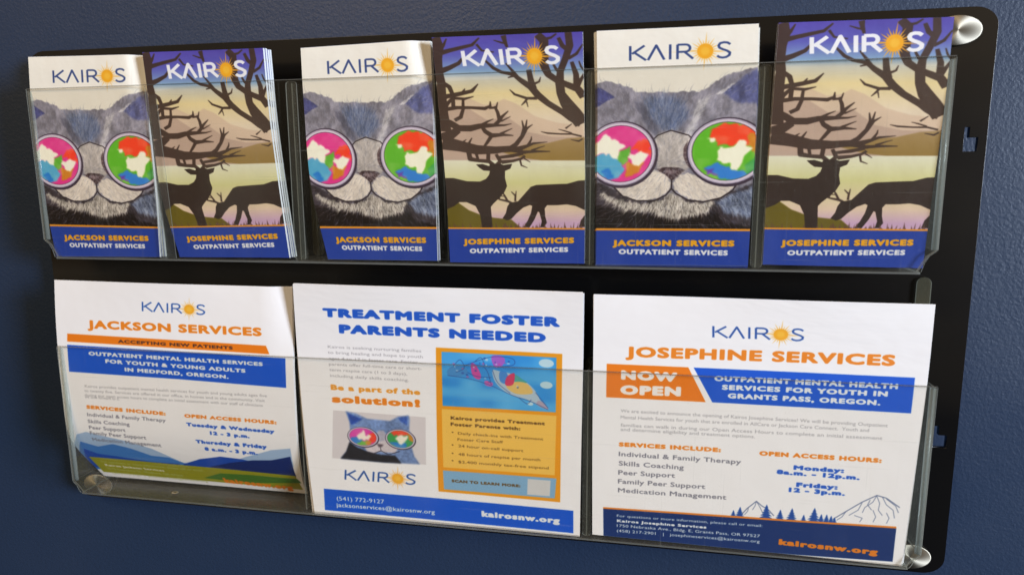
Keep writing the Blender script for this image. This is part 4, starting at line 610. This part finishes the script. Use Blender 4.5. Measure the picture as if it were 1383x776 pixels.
YF = -.0517; YI = -.0500      # outer and inner face of the pocket fronts
def pocket(name, label, x0, x1, z0, z1, inset, notch, dividers, flanges, tabs):
    out = [(x0, z1), (x0 + .001, z0 + notch), (x0 + inset * .55, z0 + notch - .005), (x0 + inset * .8, z0 + notch - .011), (x0 + inset, z0),
           (x1 - inset, z0), (x1 - inset * .8, z0 + notch - .011), (x1 - inset * .55, z0 + notch - .005), (x1 - .001, z0 + notch), (x1, z1)]
    p = bm_link(name, slab_xz(out, YF, YI), [M_CLEAR, M_EDGE], rack, .0003)
    p['label'] = label
    bm = box(bmesh.new(), x0 + .0005, x1 - .0005, YF + .0002, YI - .0002, z1 + .0001, z1 + .0008)  # added bar; its darker tint stands in for refraction along the top edge
    bm_link('rim', bm, [M_RIM], p)
    for sx in (0, 1):
        xa = x0 if sx == 0 else x1 - .0025
        d = 1 if sx == 0 else -1
        bm = box(bmesh.new(), xa, xa + .0025, YI + .0002, -.0008, z0 + notch, z1 - .001, 0)
        bm_link('side_wall', bm, [M_SIDE, M_EDGE], p, .0003)
        # rounded bright corner rib where front and side meet
        bm = bmesh.new(); n = 12; r = .0019
        cxr = x0 + .0026 if sx == 0 else x1 - .0026
        ra = [bm.verts.new((cxr + r * 1.4 * math.cos(2 * math.pi * k / n), YI + .0034 + r * math.sin(2 * math.pi * k / n), z1 - .002)) for k in range(n)]
        rb = [bm.verts.new((v.co.x, v.co.y, z0 + notch)) for v in ra]
        for k in range(n): bm.faces.new([ra[k], ra[(k + 1) % n], rb[(k + 1) % n], rb[k]]).smooth = True
        bm.faces.new(ra); bm.faces.new(rb[::-1])
        bm_link('corner_rib', bm, [M_RIB], p)
        # shoulder that steps the side in to the narrower tray
        bm = bmesh.new(); P = [(x0 + .001, z0 + notch - .0004), (x0 + inset * .6, z0 + notch - .006), (x0 + inset + .002, z0)] if sx == 0 else [(x1 - .001, z0 + notch - .0004), (x1 - inset * .6, z0 + notch - .006), (x1 - inset - .002, z0)]
        va = [bm.verts.new((x, YI + .0002, z)) for x, z in P]; vb = [bm.verts.new((x, -.0008, z)) for x, z in P]
        vc = [bm.verts.new((x + d * .002, YI + .0002, z + .0008)) for x, z in P]; vd = [bm.verts.new((x + d * .002, -.0008, z + .0008)) for x, z in P]
        for i in (0, 1):
            bm.faces.new([va[i], va[i + 1], vb[i + 1], vb[i]]); bm.faces.new([vc[i], vd[i], vd[i + 1], vc[i + 1]])
            for A, B in ((va, vc), (vb, vd)): bm.faces.new([A[i], A[i + 1], B[i + 1], B[i]]).material_index = 1
        for i in (0, 2): bm.faces.new([va[i], vb[i], vd[i], vc[i]]).material_index = 1
        bm_link('shoulder', bm, [M_SIDE, M_EDGE], p)
    bm = box(bmesh.new(), x0 + inset, x1 - inset, YI + .0002, -.0008, z0 - .0022, z0 + .0003, 2)
    bm_link('floor', bm, [M_FLOOR, M_EDGE], p, .0003)
    if name == 'brochure_pocket':   # wide clear divider face over the seam of the two leftmost brochures
        bm_link('divider', slab_xz([(.1935, z0 + .001), (.2125, z0 + .001), (.2065, z1 - .06), (.2040, z1 - .0005), (.1915, z1 - .0005)], YI + .0003, YI + .0014), [M_FACE, M_EDGE], p)
    for x, fl in zip(dividers, flanges):
        bm = box(bmesh.new(), x - .0006, x + .0006, -.0440, -.0032, z0 + .001, z1 - .002, 0)
        d_ = bm_link('divider', bm, [M_SIDE, M_EDGE], p)
        if fl:
            bm = slab_xz(rrect(fl[0], fl[1], z0 + .001, z1 - .0005, .0035), -.0462, -.0442)
            bm_link('divider', bm, [M_SIDE, M_EDGE], p)
        bm = slab_xz(rrect(x - .0065, x + .0065, z0 + .001, z1 + .002, .0055), -.0030, -.0009)
        bm_link('divider', bm, [M_TAB, M_EDGE], p)
    for xa, xb, zb in tabs:
        bm_link('mounting_tab', slab_xz(rrect(xa, xb, z0 + .02, zb, .0065), -.0032, -.0010), [M_TAB, M_EDGE], p)
    return p
pk1 = pocket('brochure_pocket', 'clear upper pocket holding six brochures', .0425, .9868, .3215, .5095, .0135, .020,
       (.1925, .361, .5155, .6725, .8305), (None, (.355, .367), None, (.6682, .6768), (.8258, .8362)), ())
pk2 = pocket('flyer_pocket', 'clear lower pocket holding three flyers', .0440, .9965, .0315, .2145, .0110, .014,
       (.3500, .6727), (None, (.6682, .6772)), ((.9885, 1.0015, .3105),))
# small bright screw heads in the tray of the lower pocket
for x in (.170,):
    q = lathe([(0, .0016), (.0020, .0014), (.0030, .0006), (.0032, 0), (0, 0)], 20)
    s_ = bm_link('screw_head', q, [M_ALU], pk2); s_.location = (x, -.032, .0319); s_.scale = (1.4, 1, 1)

# ------------------------------------------------------------------ printed sheets
def cr(P, t):
    n = len(P); i = min(int(t), n - 2); s = t - i
    p0 = P[i - 1] if i > 0 else 2 * P[0] - P[1]; p3 = P[i + 2] if i + 2 < n else 2 * P[-1] - P[-2]; p1, p2 = P[i], P[i + 1]
    return .5 * ((2 * p1) + (-p0 + p2) * s + (2 * p0 - 5 * p1 + 4 * p2 - p3) * s * s + (-p0 + 3 * p1 - 3 * p2 + p3) * s ** 3)
def sheet_grid(key, nv=36, nu=14, bow=.0012, corner=0., seed=0, uc=.87):
    rows = SHEETS[key]; L = np.array([r[0] for r in rows]); R = np.array([r[1] for r in rows])
    ts = np.linspace(0, len(rows) - 1, 97); l = np.array([cr(L, t) for t in ts]); r = np.array([cr(R, t) for t in ts])
    mid = (l + r) / 2; d = np.r_[0, np.cumsum(np.linalg.norm(np.diff(mid, axis=0), axis=1))]; v = d / d[-1]; vv = np.linspace(0, 1, nv + 1)
    l = np.stack([np.interp(vv, v, l[:, i]) for i in range(3)], 1); r = np.stack([np.interp(vv, v, r[:, i]) for i in range(3)], 1)
    u = np.linspace(0, 1, nu + 1)
    G = l[:, None] * (1 - u)[None, :, None] + r[:, None] * u[None, :, None]
    rs = np.random.RandomState(seed); ph = rs.rand(3) * 6
    G[..., 1] += bow * np.sin(math.pi * u)[None] * (.6 + .4 * np.sin(vv * 3 + ph[0]))[:, None]
    if key[0] == 'F':   # loose top edge of thin sheets
        G[..., 1] -= .0014 * (np.clip((.22 - vv) / .22, 0, 1) ** 2)[:, None] * np.sin(u * 7 + ph[1])[None]
    if corner:
        G[..., 1] += corner * (np.clip((u - uc) / (1 - uc), 0, 1) ** .75)[None] * (np.clip((.34 - vv) / .34, 0, 1) ** .8)[:, None]
    return G
def sheet(name, G, th, mats, back_blank=True):
    nv, nu = G.shape[0] - 1, G.shape[1] - 1
    N = G.shape[0] * G.shape[1]
    V = [tuple(p) for p in G.reshape(-1, 3)] + [(p[0], p[1] + th, p[2]) for p in G.reshape(-1, 3)]
    I = lambda j, i: j * (nu + 1) + i
    F = []; UV = []; MI = []
    for j in range(nv):
        for i in range(nu):
            F.append((I(j, i), I(j + 1, i), I(j + 1, i + 1), I(j, i + 1))); MI.append(0)
            UV += [(i / nu, 1 - j / nv), (i / nu, 1 - (j + 1) / nv), ((i + 1) / nu, 1 - (j + 1) / nv), ((i + 1) / nu, 1 - j / nv)]
    for j in range(nv):
        for i in range(nu):
            F.append((N + I(j, i), N + I(j, i + 1), N + I(j + 1, i + 1), N + I(j + 1, i))); MI.append(1); UV += [(.5, .99)] * 4
    def strip(idx):
        for a, b_ in zip(idx, idx[1:]):
            k = len(V); V.extend([V[a], V[N + a], V[N + b_], V[b_]]); F.append((k, k + 1, k + 2, k + 3)); MI.append(1)
            UV.extend([(.5, .99)] * 4)
    strip([I(j, 0) for j in range(nv + 1)]); strip([I(j, nu) for j in range(nv, -1, -1)])
    strip([I(0, i) for i in range(nu, -1, -1)]); strip([I(nv, i) for i in range(nu + 1)])
    me = bpy.data.meshes.new(name); me.from_pydata(V, [], F)
    ul = me.uv_layers.new(name='print'); ul.data.foreach_set('uv', np.array(UV, np.float32).ravel())
    me.polygons.foreach_set('material_index', MI); me.polygons.foreach_set('use_smooth', [m_ == 0 for m_ in MI])
    for m_ in mats: me.materials.append(m_)
    me.update()
    o = bpy.data.objects.new(name, me); COL.objects.link(o)
    return o
def stack(key, name, mats, th, label, cat, group, corner=0., rear=(), rear_label='', rear_group='', bow=.0012, seed=0):
    G = sheet_grid(key, corner=corner, bow=bow, seed=seed, uc=.94 if key[0] == 'F' else .87, nu=24)
    tag(sheet(name, G, th, mats), label, cat, group)
    for k, (dx0, dx1, dy, dz, bx) in enumerate(rear):   # shift at the top, at the bottom, deeper, lower, extra sideways at the foot
        R = G.copy(); t = np.linspace(0, 1, G.shape[0])[:, None]
        R[..., 0] += dx0 * (1 - t) + dx1 * t; R[..., 1] += dy; R[..., 2] += dz
        R[..., 0] += bx * t ** 3
        pos = 'rearmost' if k == len(rear) - 1 and k > 0 else ('second', 'third', 'fourth')[k]
        tag(sheet(name, R, th, mats), rear_label % pos, cat, rear_group)

BR = 'brochures standing in the upper pocket'; FL = 'flyers standing in the lower pocket'
CM = [M_CAT, M_GLOSSP]; DM = [M_DEER, M_GLOSSP]
stack('B1', 'brochure', CM, .0030, 'cat in sunglasses brochure at the far left end of the upper pocket', 'brochure', BR, .010,
      [(-.0034, .0008, .0034, .0003, 0), (-.0046, .0014, .0068, -.0002, 0)], '%s brochure from the front in the stack of the leftmost cat brochure', 'brochures stacked behind the leftmost cat brochure', seed=1)
stack('B2', 'brochure', DM, .0032, 'leftmost of the three deer brochures, with a thick white stack edge on its right', 'brochure', BR, 0,
      [(.0006, .0008, .0036, .0004, 0), (.0012, .0012, .0070, -.0003, 0), (.0014, .0018, .0104, .0003, 0)], '%s brochure from the front in the stack of the leftmost deer brochure', 'brochures stacked behind the leftmost deer brochure', seed=2)
stack('B3', 'brochure', CM, .0014, 'middle one of the three cat in sunglasses brochures, its top right corner shaded', 'brochure', BR, .010,
      [(.0004, .0010, .0020, .0002, 0), (.0008, .0014, .0040, 0, 0)], '%s brochure from the front in the stack of the middle cat brochure', 'brochures stacked behind the middle cat brochure', seed=3)
stack('B4', 'brochure', DM, .0012, 'middle one of the three deer brochures, between two cat brochures', 'brochure', BR, 0,
      [(.0, .0004, .0020, .0, 0)], '%s brochure from the front in the stack of the middle deer brochure', None, bow=.0004, seed=4)
stack('B5', 'brochure', CM, .0012, 'rightmost of the three cat in sunglasses brochures, standing square', 'brochure', BR, 0,
      [(-.0022, -.0010, .0016, -.0006, 0), (-.0030, -.0014, .0032, -.0010, 0), (.0018, .0006, .0048, -.0025, 0)], '%s brochure from the front in the stack of the rightmost cat brochure', 'brochures stacked behind the rightmost cat brochure', bow=.0003, seed=5)
stack('B6', 'brochure', DM, .0012, 'rightmost deer brochure at the right end of the upper pocket, half covering a metal cap', 'brochure', BR, 0,
      [(-.0006, -.0008, .0020, -.0004, 0)], '%s brochure from the front in the stack of the rightmost deer brochure', None, bow=.0003, seed=6)
stack('F1', 'flyer', [M_F1, M_PAPER], .0005, 'white flyer headed JACKSON SERVICES, curled back at its foot, with green field', 'flyer', FL, .007,
      [(.0008, .0012, .0012, -.0004, 0)], '%s flyer from the front, behind the JACKSON SERVICES flyer', None, bow=.0005, seed=7)
stack('F2', 'flyer', [M_F2, M_PAPER], .0005, 'white flyer headed TREATMENT FOSTER PARENTS NEEDED in the middle of the lower pocket', 'flyer', FL, 0,
      [(-.0004, -.0030, .0014, .0004, 0), (-.0008, -.0046, .0032, .0008, 0), (.0004, -.0010, .0052, -.0006, 0)], '%s flyer from the front, behind the TREATMENT FOSTER PARENTS NEEDED flyer', 'flyers stacked behind the foster parents flyer', seed=8)
stack('F3', 'flyer', [M_F3, M_PAPER], .0005, 'white flyer headed JOSEPHINE SERVICES with orange NOW OPEN box at the right end', 'flyer', FL, 0,
      [(.0006, .0014, .0014, -.0008, 0), (-.0008, .0026, .0030, -.0012, 0), (.0010, .0036, .0048, -.0018, 0)], '%s flyer from the front, behind the JOSEPHINE SERVICES flyer', 'flyers stacked behind the JOSEPHINE SERVICES flyer', seed=9)
